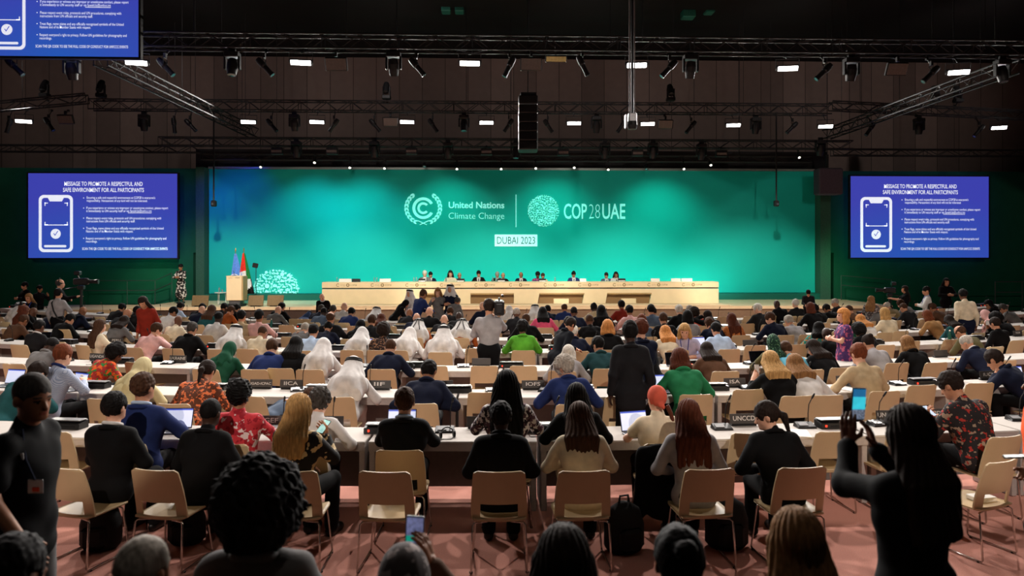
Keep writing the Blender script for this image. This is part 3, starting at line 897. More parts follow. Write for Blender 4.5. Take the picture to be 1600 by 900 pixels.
put('wreath_emblem', mb, M_LOGO, bk)
def bk_text(name, body, xa, xb, base, cap, bold, m=M_LOGO):
    mb = MB()
    a, b = bp(xa, base), bp(xb, base)
    text_into(mb, body, a[0], b[0], a[1], cap * KPX, -.045, bold)
    put(name, mb, m, bk)
bk_text('lettering', 'United Nations', 701, 788, 325, 9.6, .022)
bk_text('lettering', 'Climate Change', 701, 788, 342, 9.8, -.006)
mb = MB(); shape(mb, [(805.6, 304), (806.9, 304), (806.9, 355), (805.6, 355)]); put('divider', mb, M_LOGO, bk)
bk_text('lettering', 'COP', 881, 917, 341.5, 23, .014)
bk_text('lettering', '28', 920.5, 937.5, 341.5, 23, -.022)
bk_text('lettering', 'UAE', 941, 977, 341.5, 23, .014)
mb = MB(); shape(mb, [(773, 366.5), (839.5, 366.5), (839.5, 385), (773, 385)]); dub = put('date_plate', mb, M_LOGO2, bk)
mb = MB(); a, b = bp(776.5, 381), bp(836, 381)
text_into(mb, 'DUBAI 2023', a[0], b[0], a[1], 11 * KPX, -.056, .0)
put('lettering', mb, mat('dark teal lettering', (24, 72, 76), .6, var=0), dub)
def icons(mb, cx, cy, R, n, smin, smax, ymax=1e9, seed=1):
    """a disc packed with small plant, bird, building, wave and wind-turbine shapes"""
    r = random.Random(seed)
    pl = []
    for _ in range(30000):
        s_ = r.uniform(smin, smax) * (1 if len(pl) > n * .35 else 1.6)
        a, q = r.uniform(0, 6.283), R * math.sqrt(r.random())
        x, y = cx + q * math.cos(a), cy + q * math.sin(a)
        if q + s_ * .5 > R or y + s_ * .5 > ymax: continue
        if any((x - u) ** 2 + (y - v) ** 2 < ((s_ + w) * .44) ** 2 for u, v, w in pl): continue
        pl.append((x, y, s_))
        if len(pl) >= n: break
    for x, y, s_ in pl:
        k = r.randrange(8); s_ *= 1.12; h = s_ * .5
        if k == 0: leaf(mb, x, y, s_ * 1.1, s_ * .45, r.uniform(0, 3)); leaf(mb, x + h * .5, y + h * .4, s_ * .6, s_ * .3, r.uniform(0, 3))
        elif k == 1: shape(mb, [(x + h * .8 * math.cos(i * .7), y + h * .8 * math.sin(i * .7)) for i in range(9)])
        elif k == 2:
            for j in range(3): leaf(mb, x + h * .45 * math.cos(j * 2.1 - 1.57), y - h * .3 + h * .45 * math.sin(j * 2.1 - 1.57), h * 1.0, h * .25, j * 2.1 - 1.57)
            shape(mb, [(x - h * .09, y - h * .3), (x + h * .09, y - h * .3), (x + h * .13, y + h), (x - h * .13, y + h)])
        elif k == 3:
            for j in range(3): shape(mb, [(x - h * .8 + j * h * .6, y - h * (.3 + .25 * (j % 2))), (x - h * .4 + j * h * .6, y - h * (.3 + .25 * (j % 2))), (x - h * .4 + j * h * .6, y + h * .7), (x - h * .8 + j * h * .6, y + h * .7)])
        elif k == 4:
            for j in range(5): leaf(mb, x + h * .4 * math.cos(-.3 - j * .65), y - h * .2 + h * .4 * math.sin(-.3 - j * .65), h * .95, h * .28, -.3 - j * .65)
            shape(mb, [(x - h * .1, y - h * .2), (x + h * .1, y - h * .2), (x + h * .12, y + h), (x - h * .12, y + h)])
        elif k == 5: arc_band(mb, x, y + h * .3, h * .55, h * .85, 15, 165, 6); arc_band(mb, x, y + h * .3, h * .1, h * .35, 15, 165, 5)
        elif k == 6: shape(mb, [(x - h, y + h * .6), (x - h * .3, y - h * .7), (x + h * .2, y), (x + h * .5, y - h * .4), (x + h, y + h * .6)])
        else:
            shape(mb, [(x - h * .9, y + h * .1), (x - h * .2, y - h * .45), (x + h * .5, y - h * .35), (x + h * .9, y), (x + h * .3, y + h * .25), (x - h * .3, y + h * .35)])
            for j in (-.4, .3): shape(mb, [(x + h * j, y + h * .2), (x + h * (j + .16), y + h * .2), (x + h * (j + .16), y + h * .85), (x + h * j, y + h * .85)])
mb = MB(); icons(mb, 849, 329.3, 25.2, 460, 1.5, 3.0, seed=5); put('globe_emblem', mb, M_LOGO, bk)
mb = MB(); icons(mb, 431.5, 458, 38.5, 330, 2.0, 5.4, ymax=459, seed=9); put('dome_emblem', mb, M_LOGO, bk)

# head table on the stage
TY = 29.2
tl, tr = at_y(503, 441, TY), at_y(1123, 441, TY)
tz0, tz1 = STZ, tl.z
ht = thing('head_table', 'long cream panel table on the stage with dark screen niches along its front', 'table', ((tl.x + tr.x) / 2, TY, tz0))
M_CREAM = mat('cream lacquer', (230, 210, 170), .45, var=.03, scale=3)
M_NICHE = mat('niche', (132, 102, 66), .6, var=.05)
W = tr.x - tl.x; TH = tz1 - tz0
def tx(px): return at_y(px, 441, TY).x - ht.location.x
def tz(py): return at_y(800, py, TY).z - tz0
put('table_top', MB().rbox((0, .42, TH - .02), (W, .84, .04), .008), M_CREAM, ht)
fa = put('fascia', MB().rbox((0, .02, (TH - .04 + tz(449.5)) / 2), (W, .06, TH - .04 - tz(449.5)), .006), M_CREAM, ht)
put('shadow_gap', MB().box((0, .06, tz(450.3)), (W - .02, .04, .05)), mat('gap', (70, 60, 44), .7), ht)
NI = [(655, 688, 0), (735, 803, 0), (842, 912, 1), (948, 1017, 1)]
edges = [-W / 2] + [v for n_ in NI for v in (tx(n_[0]), tx(n_[1]))] + [W / 2]
kk = [0] + [v for n_ in NI for v in ((.06 if n_[2] else 0),) * 2] + [0]
for i in range(0, len(edges), 2):
    put('front_panel', MB().plate([(edges[i] - kk[i], 0), (edges[i + 1] - kk[i + 1], 0), (edges[i + 1] + kk[i + 1], tz(451.5)), (edges[i] + kk[i], tz(451.5))], .02, .08), M_CREAM, ht)
for a, b, sl in NI:
    xa_, xb_ = tx(a), tx(b)
    zt_ = tz(458); k = .06 if sl else 0; f = zt_ / tz(451.5); kt = -k + 2 * k * f
    put('front_panel', MB().plate([(xa_ + kt, zt_), (xb_ + kt, zt_), (xb_ + k, tz(451.5)), (xa_ + k, tz(451.5))], .02, .08), M_CREAM, ht)
    put('niche', MB().plate([(xa_ - k, .02), (xb_ - k, .02), (xb_ + kt, zt_), (xa_ + kt, zt_)], .11, .15), M_NICHE, ht)
    put('niche_lip', MB().box(((xa_ + xb_) / 2 + kt, -.005, zt_ - .03), (xb_ - xa_, .05, .06)), mat('lip', (172, 142, 96), .6), ht)
    w_ = (xb_ - xa_) * .34
    if a > 700: put('screen_box', MB().rbox(((xa_ + xb_) / 2, .06, tz(467) / 2), (w_, .09, tz(467)), .01), M_CREAM, ht)
for x in range(11):
    cx_ = tx(522 + x * 54 + 6)
    mb = MB(); zc = tz(445.2)
    q = KPX * .87
    for i in range(14):
        t0, t1 = rad(30 + i * 21.4), rad(30 + (i + 1) * 21.4)
        mb.add([(cx_ + r_ * math.cos(t), -.013, zc + r_ * math.sin(t)) for r_, t in ((.045, t0), (.07, t0), (.07, t1), (.045, t1))], [(0, 1, 2, 3)])
    for i in range(16):
        t0, t1 = rad(i * 22.5), rad((i + 1) * 22.5)
        mb.add([(cx_ + .42 + r_ * math.cos(t), -.013, zc + r_ * math.sin(t)) for r_, t in ((.03, t0), (.075, t0), (.075, t1), (.03, t1))], [(0, 1, 2, 3)])
    text_into(mb, 'COP28', cx_ + .52, cx_ + .80, zc - .03, .065, -.013, .01)
    text_into(mb, 'United Nations', cx_ + .10, cx_ + .30, zc + .01, .03, -.013, 0)
    text_into(mb, 'Climate Change', cx_ + .10, cx_ + .30, zc - .04, .03, -.013, 0)
    put('emblem', mb, mat('table print', (150, 130, 92), .6, var=0), fa, loc=(0, 0, 0))
struct('trim_stage_step', MB().rbox((ht.location.x + .0, SF + .55, STZ + .02), (W + .2, 1.1, .05), .02), M_STAGE)

# lectern, flags, side table, monitors, mic stand
LY = 28.5
p = at_y(369, 476, LY)
lec = thing('lectern', 'tall cream lectern on a dark plinth on the stage in front of two flags', 'lectern', (p.x, LY, STZ))
put('body', MB().rbox((0, 0, .74), (.62, .5, .98), .015), M_CREAM, lec)
put('side_panel', MB().box((.34, .02, .74), (.05, .5, .98)), mat('lectern side', (176, 150, 104), .5), lec)
put('reading_top', MB().rbox((0, .02, 1.24), (.66, .54, .03), .008), M_CREAM, lec)
put('neck', MB().box((0, 0, .18), (.44, .4, .16)), mat('plinth grey', (78, 78, 80), .5), lec)
put('plinth', MB().box((0, 0, .05), (.64, .56, .1)), M_BLACK, lec)
mb = MB()
text_into(mb, 'United Nations', -.22, -.06, 1.16, .035, -.26, .01); text_into(mb, 'COP28UAE', .06, .24, 1.155, .05, -.26, .02)
put('lettering', mb, mat('table print', (150, 130, 92), .6, var=0), lec)
put('microphone', MB().tube([(-.1, .05, 1.25), (-.1, .0, 1.42), (-.1, -.06, 1.47)], .008, 6), M_BLACK, lec)
def flag(px, pyt, label, bands, Y=29.6, emblem=False):
    p = at_y(px, 470, Y)
    zt_ = at_y(px, pyt, Y).z - STZ
    t = thing('flag', label, 'flag', (p.x, Y, STZ), 0, 'flags beside the lectern')
    put('pole', MB().cyl((0, 0, 0), (0, 0, zt_), .016, 8), mat('brass', (170, 130, 60), .3, .9), t)
    put('pole_tip', MB().lathe([(.0, -.02), (.03, .0), (.022, .05), (.0, .14)], (0, 0, zt_), 8), mat('brass', (170, 130, 60), .3, .9), t)
    put('base', MB().lathe([(.0, 0), (.2, 0), (.2, .03), (.05, .07), (.0, .08)], (0, 0, 0), 14), mat('brass', (170, 130, 60), .3, .9), t)
    nu, nv = 22, 30
    fl = zt_ - .12
    vs, fs, mi = [], [], []
    for j in range(nv + 1):
        v = j / nv
        half = .04 + .33 * v ** .9
        for i in range(nu + 1):
            u = i / nu * 2 - 1
            vs.append((u * half + .10 * v, .05 * math.sin(u * 9 + v * 2) * (.3 + v) - .02, fl - v * (fl - .45) - .16 * v * max(0, -u)))
    for j in range(nv):
        for i in range(nu):
            fs.append((j * (nu + 1) + i, (j + 1) * (nu + 1) + i, (j + 1) * (nu + 1) + i + 1, j * (nu + 1) + i + 1))
            mi.append(bands(i / nu * 2 - 1, j / nv))
    me = bpy.data.meshes.new('cloth'); me.from_pydata(vs, [], fs)
    for m in FLAGM: me.materials.append(m)
    me.polygons.foreach_set('material_index', mi); me.polygons.foreach_set('use_smooth', [True] * len(fs))
    c = link('cloth', me, t)
    sm = c.modifiers.new('solid', 'SOLIDIFY'); sm.thickness = .01
    if emblem:
        mb = MB()
        for r0, r1 in ((.17, .2), (.10, .12), (.03, .05)):
            for i in range(20):
                t0, t1 = i * .314, (i + 1) * .314
                mb.plate([(r_ * math.cos(q_), fl * .42 + .2 + r_ * math.sin(q_)) for r_, q_ in ((r0, t0), (r1, t0), (r1, t1), (r0, t1))], -.14, -.125)
        put('emblem', mb, mat('flag white', (230, 230, 232), .8), t)
FLAGM = [mat('flag blue', (96, 146, 224), .8), mat('flag white', (230, 230, 232), .8), mat('flag red', (214, 52, 38), .8), mat('flag green', (24, 120, 60), .8), mat('flag black', (16, 15, 16), .8)]
flag(368, 392, 'pale blue flag with a white round emblem hanging behind the lectern', lambda u, v: 0, emblem=True)
flag(381, 391, 'red, green, white and black flag hanging beside the lectern', lambda u, v: (2 if v < .42 and u < .35 else 3 if (u > .2 and v < .62) else 1 if u - (v - .45) * 1.2 < .55 and v < .93 - .2 * u else 4))
p = at_y(345, 473, 29.4)
t = thing('side_table', 'small white round side table with thin legs on the stage left of the lectern', 'table', (p.x, 29.4, STZ))
put('table_top', MB().lathe([(0, .50), (.24, .50), (.25, .51), (.25, .525), (0, .53)], n=20), M_WHITE, t)
for k in range(3):
    a = k * 2.1 + .5
    put('leg', MB().cyl((.2 * math.cos(a), .2 * math.sin(a), 0), (.18 * math.cos(a), .18 * math.sin(a), .5), .012, 6), M_WHITE, t)
put('water_glass', MB().lathe([(0, 0), (.03, 0), (.036, .12), (.033, .12), (.027, .01), (0, .01)], (0, 0, 0), 10), mat('clear glass', (225, 240, 240), .05, trans=.8, var=0), None, loc=(p.x + .06, 29.4, STZ + .53))
tag(bpy.data.objects['water_glass'], 'clear drinking glass on the small white side table on stage', 'glass')
put('water_bottle', MB().lathe([(0, 0), (.035, 0), (.036, .14), (.014, .19), (.014, .23), (0, .23)], (0, 0, 0), 10), mat('clear glass', (225, 240, 240), .05, trans=.8, var=0), None, loc=(p.x - .06, 29.38, STZ + .53))
tag(bpy.data.objects['water_bottle'], 'clear water bottle on the small white side table on stage', 'bottle')
for i, px in enumerate((313, 400, 430.5)):
    Y = 28.35
    p = at_y(px, 470, Y)
    t = thing('stage_monitor', ['brown backed screen left of the side table at the stage edge', 'brown backed screen at the stage edge just right of the lectern', 'brown backed screen at the stage edge nearest the head table'][i], 'screen', (p.x, Y, STZ), 0, 'screens along the stage edge')
    put('casing', MB().rbox((0, 0, .24), (.66 if i != 1 else .62, .07, .44), .012, Matrix.Rotation(rad(-14), 3, 'X')), mat('monitor back', (112, 92, 62), .6), t)
    put('foot', MB().box((0, .05, .015), (.4, .3, .03)), M_BLACK, t)
p = at_y(400, 474, 29.2)
t = thing('microphone_stand', 'thin black stand with a dark flag-shaped head on stage beside the flags', 'stand', (p.x, 29.2, STZ))
zt_ = at_y(400, 417, 29.2).z - STZ
put('pole', MB().cyl((0, 0, .02), (0, 0, zt_), .014, 6), M_BLACK, t)
put('base', MB().lathe([(0, 0), (.18, 0), (.18, .02), (0, .03)], n=14), M_BLACK, t)
put('head', MB().rbox((-.03, 0, zt_ + .06), (.24, .05, .2), .05, Matrix.Rotation(rad(12), 3, 'Y')), M_CASE, t)

# things on the head table: plates, papers, bottles (front edge)
def on_table(px): return at_y(px, 441, TY + .45).x
PL = [(541, 'w', 19), (558, 'b', 13), (603, 'w', 17), (660, 'd', 11), (720, 'd', 12), (783, 'd', 12), (847, 'd', 11), (910, 'w', 10), (970, 'd', 12), (1022, 'w', 14), (1054, 'w', 15), (1071, 'w', 17)]
for i, (px, k, w) in enumerate(PL):
    ww = w / 36.5
    mb = MB().add([(-ww / 2, -.05, 0), (ww / 2, -.05, 0), (ww / 2, .05, 0), (-ww / 2, .05, 0), (-ww / 2, .0, .14), (ww / 2, .0, .14)], [(0, 1, 5, 4), (2, 3, 4, 5), (0, 4, 3), (1, 2, 5), (0, 3, 2, 1)])
    nm = 'name_plate'
    o = put(nm, mb, M_WHITE if k == 'w' else M_BLACK, None, loc=(on_table(px), TY + .25, tz1))
    tag(o, f"{'white' if k == 'w' else 'black'} tent name plate standing on the head table, {nth(i + 1)} from left", 'name plate', 'name plates on the head table')
    if k == 'd': put('face', MB().box((0, -.047, .035), (ww * .92, .008, .04), Matrix.Rotation(rad(-20), 3, 'X')), M_WHITE, o)
for i, px in enumerate((527, 585, 589, 647, 651, 697, 770, 775, 867)):
    o = put('water_bottle', MB().lathe([(0, 0), (.03, 0), (.032, .14), (.012, .19), (.012, .22), (0, .22)], n=8), mat('clear glass', (225, 240, 240), .05, trans=.8, var=0), None, loc=(on_table(px), TY + .4, tz1))
    tag(o, f'clear water bottle on the head table, {nth(i + 1)} from left', 'bottle', 'bottles on the head table')
# handrails at the ends of the stage
def handrail(pts, label, posts):
    t = thing('handrail', label, 'railing', (0, 0, 0))
    m = mat('rail steel', (70, 78, 74), .5, .5)
    for dz in (0, -.45): put('rail', MB().tube([Vector(p_) + Vector((0, 0, dz)) for p_ in pts], .02, 6), m, t)
    for p_ in posts: put('post', MB().cyl((p_[0], p_[1], p_[2]), (p_[0], p_[1], p_[3]), .02, 6), m, t)
a, b, c_ = at_y(125, 437, 31.5), at_y(232, 455, 31.0), at_y(262, 441, 31.0)
handrail([(a.x, 31.6, 1.55), (b.x, 31.6, 1.55), (c_.x, 31.4, 1.9)], 'steel handrail on the ramp to the left of the stage', [(a.x, 31.6, 0, 1.55), ((a.x + b.x) / 2 + .4, 31.6, 0, 1.55), (b.x, 31.6, 0, 1.55), (c_.x, 31.4, STZ, 1.9)])
a, b = at_y(1316, 440, 31.5), at_y(1395, 440, 31.5)
handrail([(a.x, 31.6, 1.75), (b.x, 31.6, 1.55)], 'steel handrail at the right end of the stage', [(a.x, 31.6, STZ, 1.75), (b.x, 31.6, 0, 1.55)])
a, b = at_y(1555, 440, 29), at_y(1680, 440, 29)
handrail([(a.x, 29, 1.55), (b.x, 29, 1.55)], 'dark steel handrail by the right side wall drape', [(a.x, 29, 0, 1.55), (a.x + 1.2, 29, 0, 1.55), (b.x, 29, 0, 1.55)])

# ------------------------------------------------------------------ screens with the message slide
def screen_mat():
    m = bpy.data.materials.new('screen blue'); m.use_nodes = True
    nt = m.node_tree; b = nt.nodes['Principled BSDF']
    b.inputs['Base Color'].default_value = (.01, .01, .03, 1)
    tc = nt.nodes.new('ShaderNodeTexCoord'); gr = nt.nodes.new('ShaderNodeTexGradient'); gr.gradient_type = 'SPHERICAL'
    mp = nt.nodes.new('ShaderNodeMapping'); mp.inputs['Location'].default_value = (-.55, 0, -.0); mp.inputs['Scale'].default_value = (1.1, 0, 1.25)
    nt.links.new(tc.outputs['Generated'], mp.inputs['Vector']); nt.links.new(mp.outputs['Vector'], gr.inputs['Vector'])
    rp = nt.nodes.new('ShaderNodeValToRGB')
    rp.color_ramp.elements[0].color = (*lin((72, 78, 206)), 1); rp.color_ramp.elements[1].color = (*lin((44, 104, 214)), 1)
    nt.links.new(gr.outputs['Fac'], rp.inputs['Fac']); nt.links.new(rp.outputs['Color'], b.inputs['Emission Color'])
    b.inputs['Emission Strength'].default_value = .66
    return m
M_SCR = screen_mat()
M_INK = mat('screen white', (236, 240, 255), .5, emit=.85, var=0)
LINES = [('MESSAGE TO PROMOTE A RESPECTFUL AND', 407, 890, 262, 25, .014), ('SAFE ENVIRONMENT FOR ALL PARTICIPANTS', 399, 898, 300, 25, .014),
         ("Ensuring a safe and respectful environment at COP28 is everyone's", 545, 968, 343, 15, .004), ('responsibility. Harassment of any kind will not be tolerated.', 545, 920, 362, 15, .004),
         ('If you experience or witness any improper or unwelcome conduct, please report', 543, 1048, 407, 15, .004), ('it immediately to UN security staff or via SpeakUp@unfccc.int', 543, 946, 426, 15, .004),
         ('Please respect event rules, protocols and UN procedures, complying with', 543, 1006, 471, 15, .004), ('instructions from UN officials and security staff.', 543, 843, 490, 15, .004),
         ('Treat flags, name plates and any officially recognized symbols of the United', 541, 1020, 534, 15, .004), ('Nations and of its Member States with respect.', 541, 832, 553, 15, .004),
         ("Respect everyone's right to privacy. Follow UN guidelines for photography and", 540, 1037, 597, 15, .004), ('recordings.', 540, 610, 616, 15, .004),
         ('SCAN THE QR CODE TO SEE THE FULL CODE OF CONDUCT FOR UNFCCC EVENTS', 517, 1045, 662, 15, .012)]
SCR_MESH = {}
def rrect(cx, cz, w, h, r, n=6):
    out = []
    for sx, sz, a0 in ((1, 1, 0), (-1, 1, 90), (-1, -1, 180), (1, -1, 270)):
        for i in range(n + 1):
            t = rad(a0 + 90 * i / n)
            out.append((cx + sx * (w / 2 - r) + r * math.cos(t), cz + sz * (h / 2 - r) + r * math.sin(t)))
    return out
def frame_loop(mb, o, i, y):
    n = len(o)
    mb.add([(x, y, z) for x, z in o] + [(x, y, z) for x, z in i], [(k, (k + 1) % n, n + (k + 1) % n, n + k) for k in range(n)])
def big_screen(pxl, pxr, pyt, pyb, Y, label, rz=0):
    a, b = at_y(pxl, pyb, Y), at_y(pxr, pyt, Y)
    w, h = b.x - a.x, b.z - a.z
    t = thing('projection_screen', label, 'screen', ((a.x + b.x) / 2, Y, a.z), rz, 'message screens')
    put('panel', MB().box((0, .05, h / 2), (w, .08, h)), M_SCR, t)
    mb = MB()
    for x_, z_, sx, sz in ((0, -.03, w + .12, .06), (0, h + .03, w + .12, .06), (-w / 2 - .03, h / 2, .06, h), (w / 2 + .03, h / 2, .06, h)): mb.box((x_, .06, z_), (sx, .14, sz))
    put('frame', mb, M_CASE, t)
    if Y > 25: put('bracket', MB().box((-w * .3, .48, h * .8), (.1, .74, .1)), M_CASE, t); put('bracket', MB().box((w * .3, .48, h * .8), (.1, .74, .1)), M_CASE, t)
    else: put('cable', MB().cyl((-w * .3, .06, h), (-w * .3, .06, 13.48 - a.z), .015, 6), M_CASE, t); put('cable', MB().cyl((w * .3, .06, h), (w * .3, .06, 13.48 - a.z), .015, 6), M_CASE, t)
    X = lambda u: (u - 185) / 920 * w - w / 2
    Z = lambda v: (712 - v) / 527 * h
    for body, u0, u1, base, cap, bold in LINES:
        ink = MB()
        text_into(ink, body, X(u0), X(u1), Z(base), cap / 527 * h, -.002, bold)
        if 'SpeakUp' in body: ink.box((X(873), .0, Z(431)), (X(946) - X(800), .003, .005 * h))
        put('lettering', ink, M_INK, t)
    for v in (338, 401, 464, 527, 590):
        put('bullet', MB().add([(X(526) + .006 * h * math.cos(k), -.002, Z(v) + .006 * h * math.sin(k)) for k in np.arange(0, 6.28, .7)], [tuple(range(9))]), M_INK, t)
    ic = MB()
    cx, cz, pw, ph = X(355), Z(498), X(460) - X(250), Z(320) - Z(676)
    r = pw * .15
    th = pw * .085
    frame_loop(ic, rrect(cx, cz, pw, ph, r), rrect(cx, cz, pw - 2 * th, ph - 2 * th, r * .6), -.002)
    ic.add([(X(305), -.003, Z(336)), (X(318), -.003, Z(360)), (X(392), -.003, Z(360)), (X(405), -.003, Z(336))], [(0, 1, 2, 3)])
    for su, sv in ((-1, -1), (1, -1), (-1, 1), (1, 1)):
        u0, v0 = 357 + su * 71, 438 + sv * 70
        for du, dv in ((20, 5), (5, 20)):
            ic.box(((X(u0) + X(u0 - su * du)) / 2, -.001, (Z(v0) + Z(v0 - sv * dv)) / 2), (abs(X(du) - X(0)), .002, abs(Z(dv) - Z(0))))
    ic.box((X(357), -.001, Z(507)), (X(428) - X(286), .002, abs(Z(5) - Z(0))))
    ic.add([(x, -.002, z) for x, z in rrect(X(351), Z(639), X(420) - X(283), abs(Z(14) - Z(0)), abs(Z(7) - Z(0)) * .98)], [tuple(range(28))])
    rr = abs(Z(31) - Z(0))
    ic.add([(X(354) + rr * math.cos(k), -.002, Z(562) + rr * math.sin(k)) for k in np.linspace(0, 6.283, 29)[:-1]], [tuple(range(28))])
    put('phone_icon', ic, M_INK, t)
    ck = MB()
    q = [(340, 560), (350, 575), (370, 545), (366, 542), (350, 567), (344, 557)]
    ck.add([(X(u), -.004, Z(v)) for u, v in q], [(0, 1, 4, 5), (1, 2, 3, 4)])
    put('check_mark', ck, mat('screen blue ink', (66, 80, 190), .5, emit=.8, var=0), t)
    return t
big_screen(44, 277, 271.5, 403, 31.8, 'blue message screen on the dark wall left of the stage')
big_screen(1329, 1545, 276, 402.5, 31.8, 'blue message screen on the dark wall right of the stage')
big_screen(-36, 216.5, -55, 87, 19.4, 'large blue message screen hung high above the hall, nearest the camera')

# ------------------------------------------------------------------ rigging
def truss_mesh(L, s_=.42, seg=.55):
    mb = MB(); h = s_ / 2
    for y in (-h, h):
        for z in (-h, h): mb.cyl((0, y, z), (L, y, z), .030, 6)
    n = max(2, int(L / seg))
    d = L / n
    for i in range(n):
        x0_, x1_ = i * d, (i + 1) * d
        f = 1 if i % 2 else -1
        for y in (-h, h): mb.cyl((x0_, y, -h * f), (x1_, y, h * f), .016, 4)
        for z in (-h, h): mb.cyl((x0_, -h * f, z), (x1_, h * f, z), .016, 4)
        if i % 4 == 0:
            for y in (-h, h): mb.cyl((x0_, y, -h), (x0_, y, h), .016, 4)
    return mb
def truss(a, b, label, s_=.42):
    a, b = Vector(a), Vector(b)
    o = put('lighting_truss', truss_mesh((b - a).length, s_), M_TRUSS)
    o.location = a
    o.rotation_euler = (b - a).to_track_quat('X', 'Z').to_euler()
    L = (b - a).length
    iv = o.rotation_euler.to_matrix().inverted()
    for f in (.12, .5, .88):
        w = a + (b - a) * f
        put('cable', MB().cyl(iv @ (w - a), iv @ (Vector((w.x, w.y, 13.46)) - a), .010, 5), M_CASE, o)
    return tag(o, label, 'truss', 'lattice trusses over the hall')
Y1, Y2, Y3 = 20.6, 29.6, 30.8
a, b = at_y(150, 68, Y1), at_y(1720, 68, Y1)
ZT1 = 9.05
truss((a.x, Y1, ZT1), (b.x, Y1, ZT1), 'long lattice truss across the hall with the large lights, highest in the photo')
a, b = at_y(142, 167, Y2), at_y(1296, 167, Y2)
ZT2 = 9.1
truss((a.x, Y2, ZT2), (b.x, Y2, ZT2), 'long lattice truss in front of the stage carrying ten bright panels')
truss((a.x - .1, Y2 - .1, ZT2 + .25), tuple(at_y(-70, 173, 28.6)), 'angled end of the stage truss running off at left', .36)
truss((b.x + .1, Y2 + .1, ZT2 + .2), tuple(at_y(1680, 184, 29.6)), 'angled end of the stage truss running off at right', .36)
a, b = at_y(250, 218, Y3), at_y(1330, 218, Y3)
truss((a.x, Y3, 7.75), (b.x, Y3, 7.75), 'lower dark truss straight above the stage', .36)
truss((a.x + 1.5, Y3 + .8, 7.2), (b.x - 1.5, Y3 + .8, 7.2), 'thin truss along the top of the backdrop holding small spotlights', .26)
truss((at_y(-60, 232, 32).x, 32, 7.6), (at_y(318, 232, 32).x, 32, 7.6), 'low truss above the screen left of the stage', .3)
truss((at_y(1300, 236, 32).x, 32, 7.6), (at_y(1680, 236, 32).x, 32, 7.6), 'low truss above the screen right of the stage', .3)
p, q = at_y(160, 88, 21.0), at_y(365, 205, 33.5)
truss((p.x, 20.9, 8.62), (p.x + .25, 33.5, 8.62), 'truss running from the front truss back to the stage on the left')
p = at_y(1572, 92, 21.2)
truss((p.x, 20.9, 8.62), (p.x + .1, 33.0, 8.62), 'truss running from the front truss back to the stage on the right')
struct('trim_border_drape', MB().box(((x0 + x1) / 2, BY + .3, 7.25), (x1 - x0 + 1.4, .12, 1.0)), M_BLACK)

def clampbar(t, z): put('clamp', MB().box((0, 0, z), (.07, .10, .14)), M_CASE, t)
def led_panel(px, py, Y, w, label, group, power):
    p = at_y(px, py, Y)
    dx = (px - 800) / 800
    t = thing('panel_light', label, 'light', (p.x, Y, p.z), -dx * .35, group)
    Mx = Matrix.Rotation(rad(40), 3, 'X')
    put('housing', MB().rbox((0, .07, .07), (w + .08, .10, w * .32), .02, Mx), M_CASE, t)
    put('diffuser', MB().rbox(Mx @ Vector((0, -.0, 0)) + Vector((0, -.02, .03)), (w, .02, w * .25), .008, Mx), M_LAMP, t)
    put('yoke', MB().tube([(-w / 2 - .05, .05, .06), (-w / 2 - .05, .05, .34), (w / 2 + .05, .05, .34), (w / 2 + .05, .05, .06)], .014, 6), M_CASE, t)
    e_ = Matrix.Rotation(dx * .35, 3, 'Z') @ Vector((0, .21, (ZT1 if Y == Y1 else ZT2) - .21 - p.z))
    put('hanger', MB().cyl((0, .05, .33), e_, .016, 6).box(e_, (.07, .08, .08)), M_CASE, t)
    l = lamp('AREA', (0, -.10, .0), (0, -.93, -.37), power, (1, .94, .88), size=(w * .9, w * .22), parent=t, spread=125)
    return t
L1 = [213, 470, 734, 995, 1231, 1498]
for i, (px, py) in enumerate(zip(L1, (100, 100, 101, 104, 109, 115))):
    led_panel(px, py, Y1, .58, f'bright white panel light under the front truss, {nth(i + 1)} from left', 'panel lights on the front truss', 330)
L2 = [(37, 191), (388, 192), (495, 192), (636, 192), (760, 193), (897, 194), (1012, 195), (1146, 197), (1290, 199), (1561, 201)]
for i, (px, py) in enumerate(L2):
    led_panel(px, py, Y2, .58, f'bright white panel light under the stage truss, {nth(i + 1)} from left', 'panel lights on the stage truss', 300)

def moving_head_parts(t, ang, lit=False, sc=1.0):
    put('base', MB().rbox((0, 0, .0), (.42 * sc, .30 * sc, .16 * sc), .02), M_CASE, t)
    for sx in (-1, 1): put('yoke_arm', MB().rbox((sx * .21 * sc, 0, -.24 * sc), (.06 * sc, .16 * sc, .40 * sc), .02), M_CASE, t)
    Mx = Matrix.Rotation(ang, 3, 'X')
    put('head', MB().lathe([(0, .24 * sc), (.12 * sc, .22 * sc), (.155 * sc, .08 * sc), (.155 * sc, -.10 * sc), (.13 * sc, -.26 * sc), (.13 * sc, -.28 * sc), (.10 * sc, -.27 * sc), (0, -.27 * sc)], (0, 0, -.34 * sc), 16, Mx), M_CASE, t, smooth=False)
    put('lens', MB().lathe([(0, -.285 * sc), (.11 * sc, -.278 * sc), (.11 * sc, -.272 * sc), (0, -.272 * sc)], (0, 0, -.34 * sc), 14, Mx), M_GLASS, t)
    put('clamp', MB().box((0, 0, .14 * sc), (.2 * sc, .08, .14 * sc)), M_CASE, t)
